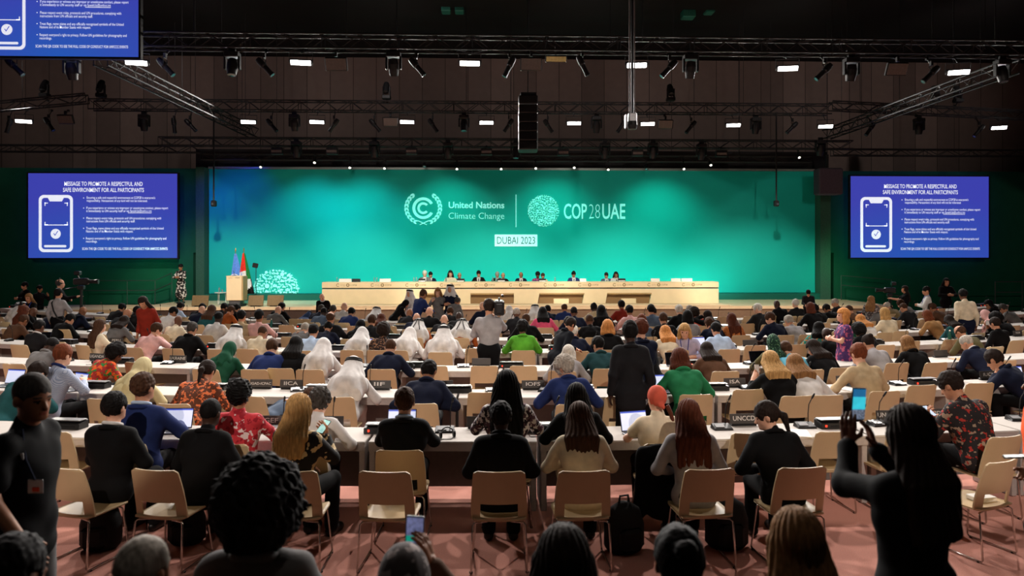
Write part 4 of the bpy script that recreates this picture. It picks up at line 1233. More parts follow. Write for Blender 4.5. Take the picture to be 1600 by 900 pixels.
def rig_row(items, build, nm, lab, cat, group, Y, zz):
    zt_ = zz or {Y1: ZT1, Y2: ZT2, Y3 - .3: 7.75, 31.4: 7.2}[Y]
    up = 'standing' not in build.__name__
    items = sorted(items)
    proto = {}
    made = []
    for i, it in enumerate(items):
        px = it[0]; py = it[1]
        p = at_y(px, py, Y)
        label = f'{lab}, {nth(i + 1)} from left'
        key = it[2:]
        if key in proto:
            copy_thing(proto[key], (p.x, Y, p.z), proto[key].rotation_euler.z, label)
        else:
            t = thing(nm, label, cat, (p.x, Y, p.z), 0, group)
            build(t, *key)
            proto[key] = t
        for o in [q for q in COL.objects if q.get('label') == label and q.parent is None]:
            h_ = {Y1: (.21, .21), Y2: (.21, .21), Y3 - .3: (.12, .18), 31.4: (.07, .13)}[Y]
            e_ = Matrix.Rotation(-o.rotation_euler.z, 3, 'Z') @ Vector((0, h_[0], zt_ - p.z + (-h_[1] if up else h_[1])))
            put('hanger', MB().cyl((0, 0, .04), e_, .018, 6).box(e_, (.07, .08, .08)), M_CASE, o)
rig_row([(112, 92, .25), (363, 86, -.2), (615, 86, .35), (1079, 90, .35), (1330, 95, .25), (1566, 98, -.2)], moving_head_parts, 'moving_head_light', 'black moving-head light hanging under the front truss', 'stage light', 'moving heads under the front truss', Y1, 0)
rig_row([(225, 182, .1), (460, 182, .3), (725, 183, -.2), (932, 185, .3), (1181, 187, .3), (1436, 188, .1)], moving_head_parts, 'moving_head_light', 'black moving-head light hanging under the stage truss', 'stage light', 'moving heads under the stage truss', Y2, 0)
def standing_head(t):
    put('base', MB().rbox((0, 0, .08), (.36, .3, .16), .02), M_CASE, t)
    put('yoke_arm', MB().rbox((-.14, 0, .34), (.06, .14, .42), .02), M_CASE, t)
    put('yoke_arm', MB().rbox((.14, 0, .34), (.06, .14, .42), .02), M_CASE, t)
    put('head', MB().lathe([(0, .30), (.12, .28), (.14, .1), (.14, -.10), (.11, -.24), (0, -.25)], (-.02, 0, .5), 14, Matrix.Rotation(2.6, 3, 'X')), M_CASE, t)
rig_row([(70, 152), (158, 152), (604, 155), (1048, 158), (1462, 160), (1497, 160)], standing_head, 'moving_head_light', 'black moving-head light standing on top of the stage truss', 'stage light', 'moving heads on top of the stage truss', Y2, 0)
def profile_spot(t, dirn, pit):
    """a long ellipsoidal spotlight leaning in its yoke"""
    Mx = Matrix.Rotation(dirn, 3, 'Z') @ Matrix.Rotation(pit, 3, 'Y')
    put('body', MB().lathe([(0, .30), (.08, .29), (.10, .2), (.10, .02), (.075, -.02), (.075, -.30), (.085, -.30), (.085, -.36), (.06, -.355), (0, -.35)], (0, 0, -.22), 12, Mx), M_CASE, t)
    put('lens', MB().lathe([(0, -.362), (.06, -.36), (.06, -.355), (0, -.355)], (0, 0, -.22), 10, Mx), M_GLASS, t)
    put('yoke', MB().tube([Mx @ Vector((0, -.12, 0)) + Vector((0, 0, -.22)), (0, -.12, .02), (0, .12, .02), Mx @ Vector((0, .12, 0)) + Vector((0, 0, -.22))], .014, 6), M_CASE, t)
    clampbar(t, .10)
R_, L_ = 0.0, math.pi
rig_row([(22, 92, R_, -.8), (258, 92, R_, -.75), (413, 92, R_, -.75), (651, 92, R_, -.7), (796, 92, L_, -.45), (910, 90, R_, -.45), (1046, 95, L_, -.75), (1288, 100, L_, -.8), (1455, 104, L_, -.8)], profile_spot, 'profile_spotlight', 'black profile spotlight leaning under the front truss', 'stage light', 'profile spotlights under the front truss', Y1, 0)
rig_row([(14, 187, L_, -.3), (76, 185, R_, -.6), (272, 187, R_, -.1), (297, 187, R_, -.75), (424, 187, R_, -.7), (522, 187, L_, -.6), (585, 187, R_, -.7), (676, 187, R_, -.6), (795, 187, L_, -.6), (856, 188, R_, -.6), (972, 188, L_, -.6), (1080, 190, L_, -.7), (1238, 191, L_, -.8), (1360, 193, L_, -.6), (1530, 196, L_, -.7)], profile_spot, 'profile_spotlight', 'black profile spotlight leaning under the stage truss', 'stage light', 'profile spotlights under the stage truss', Y2, 0)
def dark_panel(t, k):
    Mx = Matrix.Rotation(rad(25), 3, 'X')
    hh_ = .34 if k == 0 else .15
    put('housing', MB().rbox((0, .04, -.22), (.66, .10, hh_ + .06), .02, Mx), M_CASE, t)
    put('diffuser', MB().rbox((0, -.02, -.24), (.60, .02, hh_), .006, Mx), mat('unlit diffuser', (104, 96, 92), .6) if k == 0 else mat('pale diffuser', (232, 220, 150), .6), t)
    clampbar(t, .06)
rig_row([(525, 88, 0), (830, 88, 0), (869, 80, 1), (1402, 96, 0)], dark_panel, 'panel_light', 'switched-off panel light hanging under the front truss', 'light', 'dark panels under the front truss', Y1, 0)
rig_row([(102, 178, 0), (610, 182, 0), (1040, 186, 0)], dark_panel, 'panel_light', 'switched-off panel light hanging under the stage truss', 'light', 'dark panels under the stage truss', Y2, 0)
def small_spot(t, lit):
    put('can', MB().lathe([(0, .12), (.06, .11), (.085, .02), (.085, -.10), (.07, -.10), (0, -.09)], (0, 0, 0), 12, Matrix.Rotation(-.75, 3, 'X')), M_CASE, t)
    put('lens', MB().lathe([(0, -.115), (.055, -.108), (.055, -.10), (0, -.10)], (0, 0, 0), 12, Matrix.Rotation(-.75, 3, 'X')), M_LAMPDIM if lit else M_GLASS, t)
    put('yoke', MB().tube([(-.11, 0, 0), (-.11, 0, .2), (.11, 0, .2), (.11, 0, 0)], .01, 5), M_CASE, t)
rig_row([(408, 259, 1), (492, 252, 1), (547, 260, 1), (601, 261, 1), (663, 258, 0), (714, 262, 1), (783, 262, 1), (837, 261, 1), (897, 260, 1), (950, 263, 1), (1010, 262, 0), (1068, 262, 1), (1110, 256, 1), (1248, 244, 1)], small_spot, 'spotlight', 'small round spotlight along the top of the backdrop', 'stage light', 'small spotlights over the backdrop', 31.4, 0)
def blinder(t):
    put('housing', MB().rbox((0, 0, 0), (.5, .2, .30), .02), M_CASE, t)
    put('face', MB().box((0, -.11, -.02), (.44, .01, .10)), mat('unlit diffuser', (104, 96, 92), .6), t)
rig_row([(433, 236), (519, 236), (643, 236), (760, 237), (880, 238), (996, 239), (1127, 240)], blinder, 'strip_light', 'dark strip light on the lower stage truss', 'stage light', 'strip lights on the lower stage truss', Y3 - .3, 0)
rig_row([(463, 224, .3), (585, 224, .3), (700, 226, .3), (806, 226, -.2), (945, 226, .3), (1020, 226, .3), (1096, 228, .3), (1282, 222, .3)], moving_head_parts, 'moving_head_light', 'dark moving-head light under the lower stage truss', 'stage light', 'moving heads over the stage', Y3 - .3, 0)

# hung speakers, cameras and cables
p = at_y(825, 150, 26.5)
t = thing('line_array_speaker', 'tall black stack of speaker boxes hanging over the middle of the stage front', 'speaker', (p.x, 26.5, p.z))
for k in range(6): put('cabinet', MB().rbox((0, 0, -.18 - k * .36), (.74, .5, .34), .03, Matrix.Rotation(rad(-2 * k), 3, 'X')), M_BLACK, t)
put('frame', MB().box((0, 0, .05), (.6, .4, .1)), M_CASE, t)
put('cable', MB().cyl((0, 0, .1), (0, 0, 13.48 - p.z), .02, 6), M_BLACK, t)
p = at_y(1294, 284, 30.6)
t = thing('loudspeaker', 'dark purple-grey speaker panel hanging beside the right edge of the backdrop', 'speaker', (p.x, 30.6, p.z))
put('cable', MB().cyl((0, .1, .6), (0, .1, 13.48 - p.z), .015, 6), M_BLACK, t)
put('cabinet', MB().rbox((0, 0, 0), (1.1, .6, 1.2), .05), mat('speaker cloth', (64, 56, 66), .9), t)
put('bracket', MB().box((0, .1, .9), (.1, .1, .7)), M_BLACK, t)
for px, lab, Y in ((334, 'small black camera on a long drop pole at the left of the stage', 29.39), (1213, 'small black camera on a long drop pole at the right of the stage', 29.39)):
    p = at_y(px, 318, Y)
    t = thing('hanging_camera', lab, 'camera', (p.x, Y, p.z), 0, 'cameras on drop poles')
    put('pole', MB().cyl((0, 0, .1), (0, 0, ZT2 - .18 - p.z), .035, 8).box((0, 0, ZT2 - .21 - p.z), (.08, .08, .08)), M_CASE, t)
    put('body', MB().rbox((0, 0, 0), (.2, .2, .26), .03), M_CASE, t)
    put('lens', MB().cyl((0, -.1, -.03), (0, -.15, -.03), .045, 12), M_GLASS, t)
p = at_y(988, 190, 17.5)
t = thing('hanging_camera', 'silver and black camera head hanging on two cables in the middle of the hall', 'camera', (p.x, 17.5, p.z))
for dx in (-.07, .06): put('cable', MB().cyl((dx, 0, .2), (dx - .02, 0, 13.48 - p.z), .016, 6), mat('cable grey', (120, 118, 120), .5), t)
put('pole', MB().cyl((0, .02, .1), (0, .02, 13.48 - p.z), .035, 8), M_CASE, t)
put('mount', MB().rbox((0, 0, .1), (.22, .2, .25), .03), mat('aluminium', (150, 150, 154), .35, .8), t)
put('body', MB().lathe([(0, -.16), (.10, -.14), (.14, -.04), (.13, .06), (0, .08)], (0, 0, -.06), 14), M_CASE, t)
put('side_plate', MB().rbox((-.17, 0, 0), (.04, .2, .36), .015), mat('aluminium', (150, 150, 154), .35, .8), t)
for i, px in enumerate((303, 541, 620, 826, 1004, 1052, 1300, 1324, 1457, 1490, 1555)):
    p = at_y(px, 60, Y1)
    tag(put('suspension_cable', MB().cyl((0, 0, 0), (0, 0, 13.5 - ZT1 - .19), .018, 6), M_CASE, None, loc=(p.x, Y1, ZT1 + .18)), f'thin steel cable holding up the front truss, {nth(i + 1)} from left', 'cable', 'cables over the front truss')
for i, (px, py, w, h, Y, lab) in enumerate(((697, 10, 14, 20, 30, 'green-lit duct end'), (718, 10, 14, 20, 30, 'green-lit duct end'), (1075, 20, 20, 18, 30, 'green-lit slanted ceiling box'), (1108, 17, 14, 9, 30, 'small green-lit ceiling dome'))):
    p = at_y(px, py, Y); k = Y / F_PX
    o = put('ceiling_duct', MB().rbox((0, 0, 0), (w * k, .5, h * k), .03), mat('duct', (40, 110, 96), .5), None, loc=(p.x, Y, p.z))  # the green light on these boxes is put into their colour
    tag(o, f'{lab} high in the dark ceiling, {nth(i + 1)} from left', 'duct', 'boxes under the ceiling')
    put('hanger', MB().cyl((0, 0, 0), (0, 0, 13.48 - p.z), .02, 6), M_BLACK, o)
# ------------------------------------------------------------------ chairs, desks and what stands on them
M_SHELL = mat('chair shell', (192, 168, 130), .45, var=.03, scale=6)
def chair_proto():
    t = thing('conference_chair', 'x', 'chair', (0, -40, 0), 0, 'cream conference chairs')
    # backrest with a wide opening above its lower bar
    nu, nv, Wd, Ht = 18, 22, .235, .43
    z0 = .445
    def P(i, j, off):
        v = j / nv; u = i / nu * 2 - 1
        r = .035
        dz = (1 - v) * Ht
        w = Wd * (1.02 - .10 * v ** 2)
        if dz < r: w = w - r + math.sqrt(max(0, r * r - (r - dz) ** 2))
        y = -.195 - .085 * v ** 1.4 + .05 * (1 - .35 * v) * u * u + off
        return (u * w, y, z0 + v * Ht)
    vs = [P(i, j, 0) for j in range(nv + 1) for i in range(nu + 1)] + [P(i, j, -.014) for j in range(nv + 1) for i in range(nu + 1)]
    N = (nu + 1) * (nv + 1)
    hole = lambda i, j: 3 <= i < nu - 3 and 1 <= j < 7
    fs = []
    for j in range(nv):
        for i in range(nu):
            if hole(i, j): continue
            a, b, c, d = j * (nu + 1) + i, j * (nu + 1) + i + 1, (j + 1) * (nu + 1) + i + 1, (j + 1) * (nu + 1) + i
            fs += [(a, d, c, b), (N + a, N + b, N + c, N + d)]
            for (di, dj, e0, e1) in ((-1, 0, a, d), (1, 0, c, b), (0, -1, b, a), (0, 1, d, c)):
                ii, jj = i + di, j + dj
                if ii < 0 or ii >= nu or jj < 0 or jj >= nv or hole(ii, jj): fs.append((e0, e1, N + e1, N + e0)[::-1])
    put('backrest', MB().add(vs, fs), M_SHELL, t, smooth=False)
    vs, fs = [], []
    n = 12
    for top in (0, 1):
        for j in range(n + 1):
            for i in range(n + 1):
                u, v = i / n * 2 - 1, j / n * 2 - 1
                w = .232 - .02 * max(0, v) ** 4 - .012 * abs(v) ** 6
                z = .443 + .012 * u * u - .03 * max(0, v - .4) ** 2 + .01 * max(0, -v - .6) - (.0 if top else .016)
                vs.append((u * w, v * .215 + .01, z))
    N = (n + 1) ** 2
    for j in range(n):
        for i in range(n):
            a, b, c, d = j * (n + 1) + i, j * (n + 1) + i + 1, (j + 1) * (n + 1) + i + 1, (j + 1) * (n + 1) + i
            fs += [(a, d, c, b), (N + a, N + b, N + c, N + d)]
    for i in range(n):
        for q in (lambda k: k, lambda k: n * (n + 1) + k): fs.append((q(i), q(i + 1), N + q(i + 1), N + q(i)))
        for q in (lambda k: k * (n + 1), lambda k: k * (n + 1) + n): fs.append((q(i), q(i + 1), N + q(i + 1), N + q(i)))
    put('seat', MB().add(vs, fs), M_SHELL, t, smooth=True)
    for sx in (-1, 1):
        leg = put('leg_frame', MB().tube([(sx * .10, -.16, .418), (sx * .205, -.185, .418), (sx * .222, -.2, .40), (sx * .236, -.235, .03), (sx * .238, -.225, .012), (sx * .238, .19, .012), (sx * .236, .20, .03), (sx * .20, .165, .40), (sx * .19, .15, .416), (sx * .10, .14, .416)], .0085, 8), M_CHROME, t, smooth=True)
        for y in (-.2, .17): put('floor_glide', MB().cyl((sx * .238, y, 0), (sx * .238, y, .012), .014, 8), M_BLACK, leg)
    return t
CHAIR0 = chair_proto(); CHAIR_USED = [0]
CH_ROWS = {i: [] for i in range(8)}
def chair(row, X, Y, rz, state, sc=1.0):
    CH_ROWS[row].append((px_of(X, Y), X, Y, rz, state))
def build_chairs():
    """the chairs of every row, named by their place in it"""
    mats = {'red': mat('chair shell salmon', (214, 130, 108), .45, var=.03)}
    for row, L in CH_ROWS.items():
        L.sort()
        vis = [c for c in L if -30 < c[0] < 1630]
        for i, (px, X, Y, rz, st) in enumerate(vis):
            lab = f'{st} cream chair with chrome legs, {nth(i + 1)} from left in the {ROWN[row]}'
            copy_thing(CHAIR0, (X, Y, 0), rz, lab, 'cream conference chairs')
    for o in list(CHAIR0.children):
        for q in list(o.children): bpy.data.objects.remove(q)
        bpy.data.objects.remove(o)
    bpy.data.objects.remove(CHAIR0)

M_TOP = mat('desk top', (188, 182, 176), .75, var=.02, scale=5, spec=.08)
M_PANEL = mat('desk panel', (118, 110, 106), .6, var=.06)
DW = 1.765
def desk_proto():
    t = thing('conference_desk', 'x', 'desk', (0, -42, 0), 0, 'grey and white conference desks')
    w = DW - .012
    put('desk_top', MB().rbox((0, 0, .727), (w, .6, .026), .006), M_TOP, t)
    put('apron', MB().box((0, -.285, .676), (w - .004, .022, .076)), M_GREY, t)
    put('modesty_panel', MB().box((0, .17, .40), (w - .1, .02, .56)), M_PANEL, t)
    for sx in (-1, 1):
        l = put('leg', MB().rbox((sx * (w / 2 - .035), 0, .36), (.06, .56, .708), .006), M_GREY, t)
        put('foot', MB().box((sx * (w / 2 - .035), 0, .006), (.05, .5, .012)), M_BLACK, l)
    put('cable_tray', MB().box((0, .08, .60), (w - .16, .14, .03)), M_PANEL, t)
    return t
DESK0 = desk_proto()
DESK_PHASE = {1: 573, 2: 714, 3: 620, 4: 700, 5: 640, 6: 760, 7: 690}
DESKS = {}
for row in range(1, 8):
    Rr = RC[1] - ROW_Y[row] - .30
    a0 = seat(row, DESK_PHASE[row])[2]
    step = DW / (Rr - .3) * 1.001
    L = []
    for k in range(-16, 17):
        a = a0 + (k + .5) * step
        X, Y = RC[0] + Rr * math.sin(a), RC[1] - Rr * math.cos(a)
        px = px_of(X, Y)
        half = DW * .5 * F_PX / depth(X, Y)
        if px + half < -40 or px - half > 1640 or Y > 26.5: continue
        L.append((px, X, Y, a))
    L.sort()
    DESKS[row] = L
    for i, (px, X, Y, a) in enumerate(L):
        lab = f'white topped grey desk with closed front, {nth(i + 1)} desk from left in the {ROWN[row]}'
        copy_thing(DESK0, (X, Y, 0), a, lab, 'grey and white conference desks')
for o in list(DESK0.children):
    for q in list(o.children): bpy.data.objects.remove(q)
    bpy.data.objects.remove(o)
bpy.data.objects.remove(DESK0)

# delegate units: console, goose-neck microphone, name plate
DT = .74
M_CONS = mat('console', (30, 29, 30), .35, var=.08)
M_RED = mat('red lamp', (255, 50, 30), .4, emit=3, var=0)
def console_proto():
    t = thing('delegate_console', 'x', 'console', (0, -44, 0), 0, 'black delegate consoles')
    put('body', MB().add([(-.21, -.07, 0), (.21, -.07, 0), (.21, .09, 0), (-.21, .09, 0), (-.21, -.065, .065), (.21, -.065, .065), (.21, .09, .085), (-.21, .09, .085)],
                         [(0, 3, 2, 1), (4, 5, 6, 7), (0, 1, 5, 4), (1, 2, 6, 5), (2, 3, 7, 6), (3, 0, 4, 7)]), M_CONS, t, bevel=.005)
    put('lid', MB().rbox((0, .02, .094), (.40, .13, .012), .004), mat('console lid', (92, 90, 88), .35, .4), t)
    put('indicator', MB().box((-.155, -.069, .036), (.018, .01, .022)), M_RED, t)
    put('slot', MB().box((.03, -.0685, .034), (.26, .006, .012)), M_BLACK, t)
    return t
def mic_proto():
    t = thing('goose_neck_microphone', 'x', 'microphone', (0, -46, 0), 0, 'goose-neck microphones on the desks')
    put('base', MB().add([(-.11, -.07, 0), (.11, -.07, 0), (.11, .07, 0), (-.11, .07, 0), (-.10, -.06, .022), (.10, -.06, .022), (.10, .065, .055), (-.10, .065, .055)],
                         [(0, 3, 2, 1), (4, 5, 6, 7), (0, 1, 5, 4), (1, 2, 6, 5), (2, 3, 7, 6), (3, 0, 4, 7)]), M_CONS, t, bevel=.004)
    put('display', MB().box((-.03, -.01, .0425), (.10, .07, .004), Matrix.Rotation(math.atan2(.033, .125), 3, 'X')), mat('unit display', (150, 150, 152), .25), t)
    nk = put('goose_neck', MB().tube([(.06, .05, .04), (.06, .055, .14), (.065, .045, .25), (.085, .005, .335)], .0055, 6), M_BLACK, t, smooth=True)
    put('capsule', MB().tube([(.083, .01, .325), (.092, -.012, .365), (.097, -.022, .385)], [.010, .012, .008], 8), M_BLACK, nk, smooth=True)
    return t
def plate_proto():
    t = thing('name_plate', 'x', 'name plate', (0, -48, 0), 0, 'dark name plates on the desks')
    put('panel', MB().rbox((0, 0, .080), (.33, .012, .115), .004, Matrix.Rotation(rad(-8), 3, 'X')), mat('name plate', (70, 66, 64), .45, var=.05), t)
    put('stand', MB().rbox((0, .015, .012), (.30, .07, .024), .006), M_CONS, t)
    return t
PR = {'console': console_proto(), 'mic': mic_proto(), 'plate': plate_proto()}
UNITS = {k: {r: [] for r in range(1, 8)} for k in PR}
def unit_at(kind, row, px, back, rz=0, text=None): UNITS[kind][row].append((px, back, rz, text))
for px in (103, 600, 835, 1306): unit_at('console', 1, px, .36)
for px in (147, 332, 500, 714, 905, 1115, 1235, 1443): unit_at('console', 2, px, .36)
for px in (188, 500, 652, 799, 1092, 1245): unit_at('console', 3, px, .36)
for px in (432, 510, 695, 860, 1128, 1258, 1372, 1590): unit_at('mic', 1, px, .40)
for px in (318, 466, 570, 770, 853, 1050, 1168, 1255, 1335, 1403, 1482, 1570): unit_at('mic', 2, px, .40)
for px in (104, 262, 566, 724, 1172): unit_at('mic', 3, px, .40)
for px in (290, 425, 505, 925, 1045, 1415, 1500): unit_at('mic', 4, px, .4)
for px, s_ in ((424, 'GEF'), (514, 'IPCC'), (752, 'GCF'), (1162, 'UNCCD'), (1390, 'UNCTAD'), (1462, 'UNIDO')): unit_at('plate', 1, px, .53, text=s_)
for px, s_ in ((408, 'IGAD-ICPAC'), (455, 'IICA'), (593, 'IIF'), (833, 'IOFS'), (1148, 'ISA'), (1192, None), (1322, 'ITER Organization'), (1487, 'CTBTO'), (1545, 'IUCN'), (690, None), (1050, None)): unit_at('plate', 2, px, .53, text=s_)
for px, s_ in ((152, 'UGANDA'), (278, 'UKRAINE'), (752, None), (1470, None), (430, None), (1018, None)): unit_at('plate', 3, px, .53, text=s_)
for px, s_ in ((182, 'PERU'), (1590, 'NAM'), (900, None), (1172, None), (1330, None)): unit_at('plate', 4, px, .53, text=s_)
for px, s_ in ((294, 'IRAN'), (640, None), (1060, None), (1508, None)): unit_at('plate', 5, px, .53, text=s_)
for row in (4, 5, 6, 7):
    for i, (px, X, Y, a) in enumerate(DESKS[row]):
        hw = DW * .5 * F_PX / depth(X, Y)
        unit_at('console', row, px + hw * (.45 if i % 2 else -.5), .36)
        if row > 4 or i % 2: unit_at('mic', row, px - hw * (.35 if i % 2 else -.3), .40)
PLATE_TXT = mat('plate lettering', (214, 208, 202), .6, var=0)
for kind, lab0, fn in (('console', 'black console with a red lamp', None), ('mic', 'black goose-neck microphone on its base', None), ('plate', None, None)):
    for row, L in UNITS[kind].items():
        L.sort(key=lambda q: q[0])
        for i, (px, back, rz, tx_) in enumerate(L):
            X, Y, a = seat(row, px, -back)
            if kind == 'plate':
                lab = f'dark name plate reading {tx_} at the far edge of the {ROWN[row]}' if tx_ else f'plain dark name plate, {nth(i + 1)} plate from left on the {ROWN[row]}'
            else: lab = f'{lab0}, {nth(i + 1)} from left on the {ROWN[row]}'
            o = copy_thing(PR[kind], (X, Y, DT), a + rz + (random.uniform(-.35, .35) if kind == 'mic' else random.uniform(-.05, .05)), lab, f"{'consoles' if kind == 'console' else 'microphones' if kind == 'mic' else 'name plates'} on the {ROWN[row]}")
            if tx_:
                mb = MB()
                w = min(.30, .052 * len(tx_))
                text_into(mb, tx_, -w / 2, w / 2, .062, .05 if len(tx_) < 9 else .035, -.0085, .012)
                q = put('lettering', mb, PLATE_TXT, o)
                q.rotation_euler = (rad(-8), 0, 0)
                q.location = (0, -.0115, 0)
for p_ in PR.values():
    for o in list(p_.children):
        for q in list(o.children): bpy.data.objects.remove(q)
        bpy.data.objects.remove(o)
    bpy.data.objects.remove(p_)

def laptop(row, px, back, label, rz=0, lit=True, tilt=18, sc=1.0, col=(206, 214, 240)):
    X, Y, a = seat(row, px, -back)
    t = thing('laptop', label, 'laptop', (X, Y, DT), a + rz)
    put('base', MB().rbox((0, -.02, .009), (.32, .22, .018), .006), mat('laptop shell', (96, 98, 104), .4, .4), t)
    Mx = Matrix.Rotation(rad(-tilt), 3, 'X')
    lid = put('lid', MB().rbox(Mx @ Vector((0, 0, .11)) + Vector((0, .09, .018)), (.32, .008, .22), .004, Mx), mat('laptop lid', (38, 40, 62), .4, .3), t)
    put('display', MB().box(Mx @ Vector((0, -.005, .112)) + Vector((0, .09, .018)), (.300, .003, .198), Mx), mat('laptop display', col, .4, emit=.75, var=.03, scale=9) if lit else mat('dark display', (14, 14, 18), .2), lid)
    if lit: put('display_bar', MB().box(Mx @ Vector((0, -.008, .203)) + Vector((0, .09, .018)), (.300, .002, .016), Mx), mat('display bar', (70, 90, 190), .4, emit=.7, var=0), lid)
    put('keyboard', MB().box((0, -.02, .0185), (.28, .10, .002)), M_BLACK, t)
    return t
laptop(1, 271, .30, 'open laptop with a pale page beside the person in a navy suit', .1)
laptop(1, 625, .34, 'open laptop with a bright page in front of the person in a dark grey suit')
laptop(1, 998, .22, 'open laptop with a pale page beside the person in a coral head wrap', .22)
laptop(2, 12, .30, 'open laptop with a pale document beside the person in a teal jacket', -.05, col=(214, 220, 200))
laptop(2, 112, .18, 'open laptop with a pale page on the desk beside the gingham shirt', -.35)
laptop(2, 1037, .26, 'open laptop with a white page left of the person in a green jacket', .06)
laptop(2, 1594, .24, 'open laptop with a blue-white page at the right end of the second desk row', -.1, col=(180, 206, 240))
laptop(3, 1058, .3, 'silver tablet with a dark screen propped on the third desk row', .15, lit=False)
laptop(3, 1190, .3, 'laptop with a dark screen beside the patterned green headscarf', .1, lit=False)
laptop(4, 1097, .3, 'small laptop with a blue page beside the person in a lilac blouse', .2, col=(150, 180, 236))
laptop(4, 577, .3, 'laptop with a white page beside a white headcloth in the fourth desk row', -.3)
laptop(4, 62, .3, 'dark laptop with an unlit screen at the left of the fourth desk row', .3, lit=False)

def bottle(row, px, back, label, m, h=.23, r=.033):
    X, Y, a = seat(row, px, -back)
    t = thing('water_bottle', label, 'bottle', (X, Y, DT), a)
    put('body', MB().lathe([(0, 0), (r * .9, 0), (r, .015), (r, h * .62), (r * .45, h * .86), (r * .42, h * .93), (0, h * .93)], n=12), m, t, smooth=True)
    put('cap', MB().lathe([(0, h * .92), (r * .5, h * .92), (r * .5, h), (0, h)], n=10), M_WHITE, t)
bottle(2, 128, .16, 'clear water bottle on the second desk row beside the gingham shirt', mat('clear bottle', (230, 236, 232), .08, trans=.85, var=0))
bottle(6, 424, .3, 'dark teal drinking bottle on the sixth desk row', mat('teal bottle', (24, 92, 88), .35))
bottle(4, 1484, .25, 'dark green drinking bottle on the fourth desk row', mat('green bottle', (22, 78, 62), .35), .26, .037)
bottle(5, 1510, .3, 'clear water bottle on the fifth desk row at right', mat('clear bottle', (230, 236, 232), .08, trans=.85, var=0))
def headset(row, px, back, label, rz):
    X, Y, a = seat(row, px, -back)
    t = thing('headset', label, 'headset', (X, Y, DT), a + rz, 'interpretation headsets on the desks')
    put('headband', MB().tube([(.075 * math.cos(k), .0 + .02 * math.sin(k), .03 + .075 * math.sin(k)) for k in np.linspace(-.1, math.pi + .1, 12)], .007, 6), M_BLACK, t, smooth=True)
    for sx in (-1, 1): put('ear_cup', MB().cyl((sx * .06, 0, .035), (sx * .085, 0, .035), .035, 12), M_BLACK, t)
    put('cord', MB().tube([(.07, -.02, .01), (.02, -.09, .005), (-.06, -.07, .005), (-.13, -.10, .005), (-.17, -.04, .005)], .004, 5), M_BLACK, t)
headset(1, 699, .16, 'black headset lying on the nearest desk row beside the dark grey suit', .3)
headset(1, 852, .2, 'black headset with a tangled cord beside a console on the nearest desk row', -.4)
headset(3, 640, .2, 'black headset lying on the third desk row behind the robed people', .2)
headset(3, 152, .2, 'black headset at the UGANDA plate on the third desk row', .2)
headset(4, 735, .2, 'black headset on the fourth desk row beside the cameraperson', .6)
headset(5, 740, .2, 'black headset on the fifth desk row beside the cameraperson', .1)
def papers(row, px, back, label, rz=0, w=.21, d=.30, n=3, m=None):
    X, Y, a = seat(row, px, -back)
    mb = MB()
    for k in range(n): mb.box((random.uniform(-.006, .006), random.uniform(-.006, .006), .0015 + .003 * k), (w, d, .0028), Matrix.Rotation(random.uniform(-.08, .08), 3, 'Z'))
    tag(put('paper_sheet', mb, m or mat('paper', (238, 236, 230), .8), None, loc=(X, Y, DT), rz=a + rz), label, 'papers')
papers(2, 1325, .2, 'white papers on the second desk row beside the beige sweater', .4)
papers(1, 1248, .15, 'white papers on the nearest desk row beside the black blazer', -.3)
papers(3, 1500, .25, 'tan folder open on the third desk row', .1, .3, .22, 2, mat('tan folder', (206, 160, 112), .8))
papers(3, 455, .2, 'white papers on the third desk row beside a white headcloth', .2)
papers(7, 1400, .2, 'white papers on the seventh desk row at right', .2)
papers(4, 245, .2, 'white papers on the fourth desk row beside the pink shirt', .5)
# ------------------------------------------------------------------ people
PEOPLE = {i: [] for i in range(8)}      # row -> entries, labelled once all are known
SEEDN = [0]
OCC = {i: [] for i in range(8)}
SIT_TOP = 1.375
def P(row, px, py, desc, hair, hc, top, tc, skin, off=.36, yaw=0.0, state='', lean=None, ch=True, label=None, bc='black', sc=None, floor=0.0, **k):
    """someone seated in a desk row: px, py is the top of the head in the picture"""
    SEEDN[0] += 1
    X, Y, a = seat(row, px, off)
    d = depth(X, Y)
    zt_ = CAM_H - (py - Y_HOR) * d / F_PX - floor
    base = SIT_TOP + {'afro': .03, 'bigafro': .07, 'curly': .015, 'bald': -.012}.get(hair, 0)
    if lean is None:
        while zt_ < .86 * base and off < 1.2:      # someone who has pushed the chair back
            off += .1
            X, Y, a = seat(row, px, off); d = depth(X, Y)
            zt_ = CAM_H - (py - Y_HOR) * d / F_PX - floor
        s_ = sc or min(1.14, max(1.10 if row == 2 else 1.05 if row > 2 else 1.0, zt_ / base))
        c_ = min(1, max(.25, (zt_ / s_ - .52) / (base - .52)))
        lean = min(.78, max(.06, math.acos(c_)))
    else: s_ = sc or 1.0
    if sc: s_ = sc
    h = min(.026, max(.0095, d * .00150))
    o = link('person', bpy.data.meshes.new('person'), None, (X, Y, floor), a + yaw)
    r = human(o, SEEDN[0], h, True, s_, lean, hair=hair, hc=hc, top=top, tc=tc, bc=bc, skin=skin, fine=d < 8.3, legs=True, **k)
    o['category'] = 'person'
    PEOPLE[row].append((px, o, desc, state, label))
    if ch: OCC[row].append((px, X, Y, a + yaw * .6))
    return o, r, SEEDN[0]
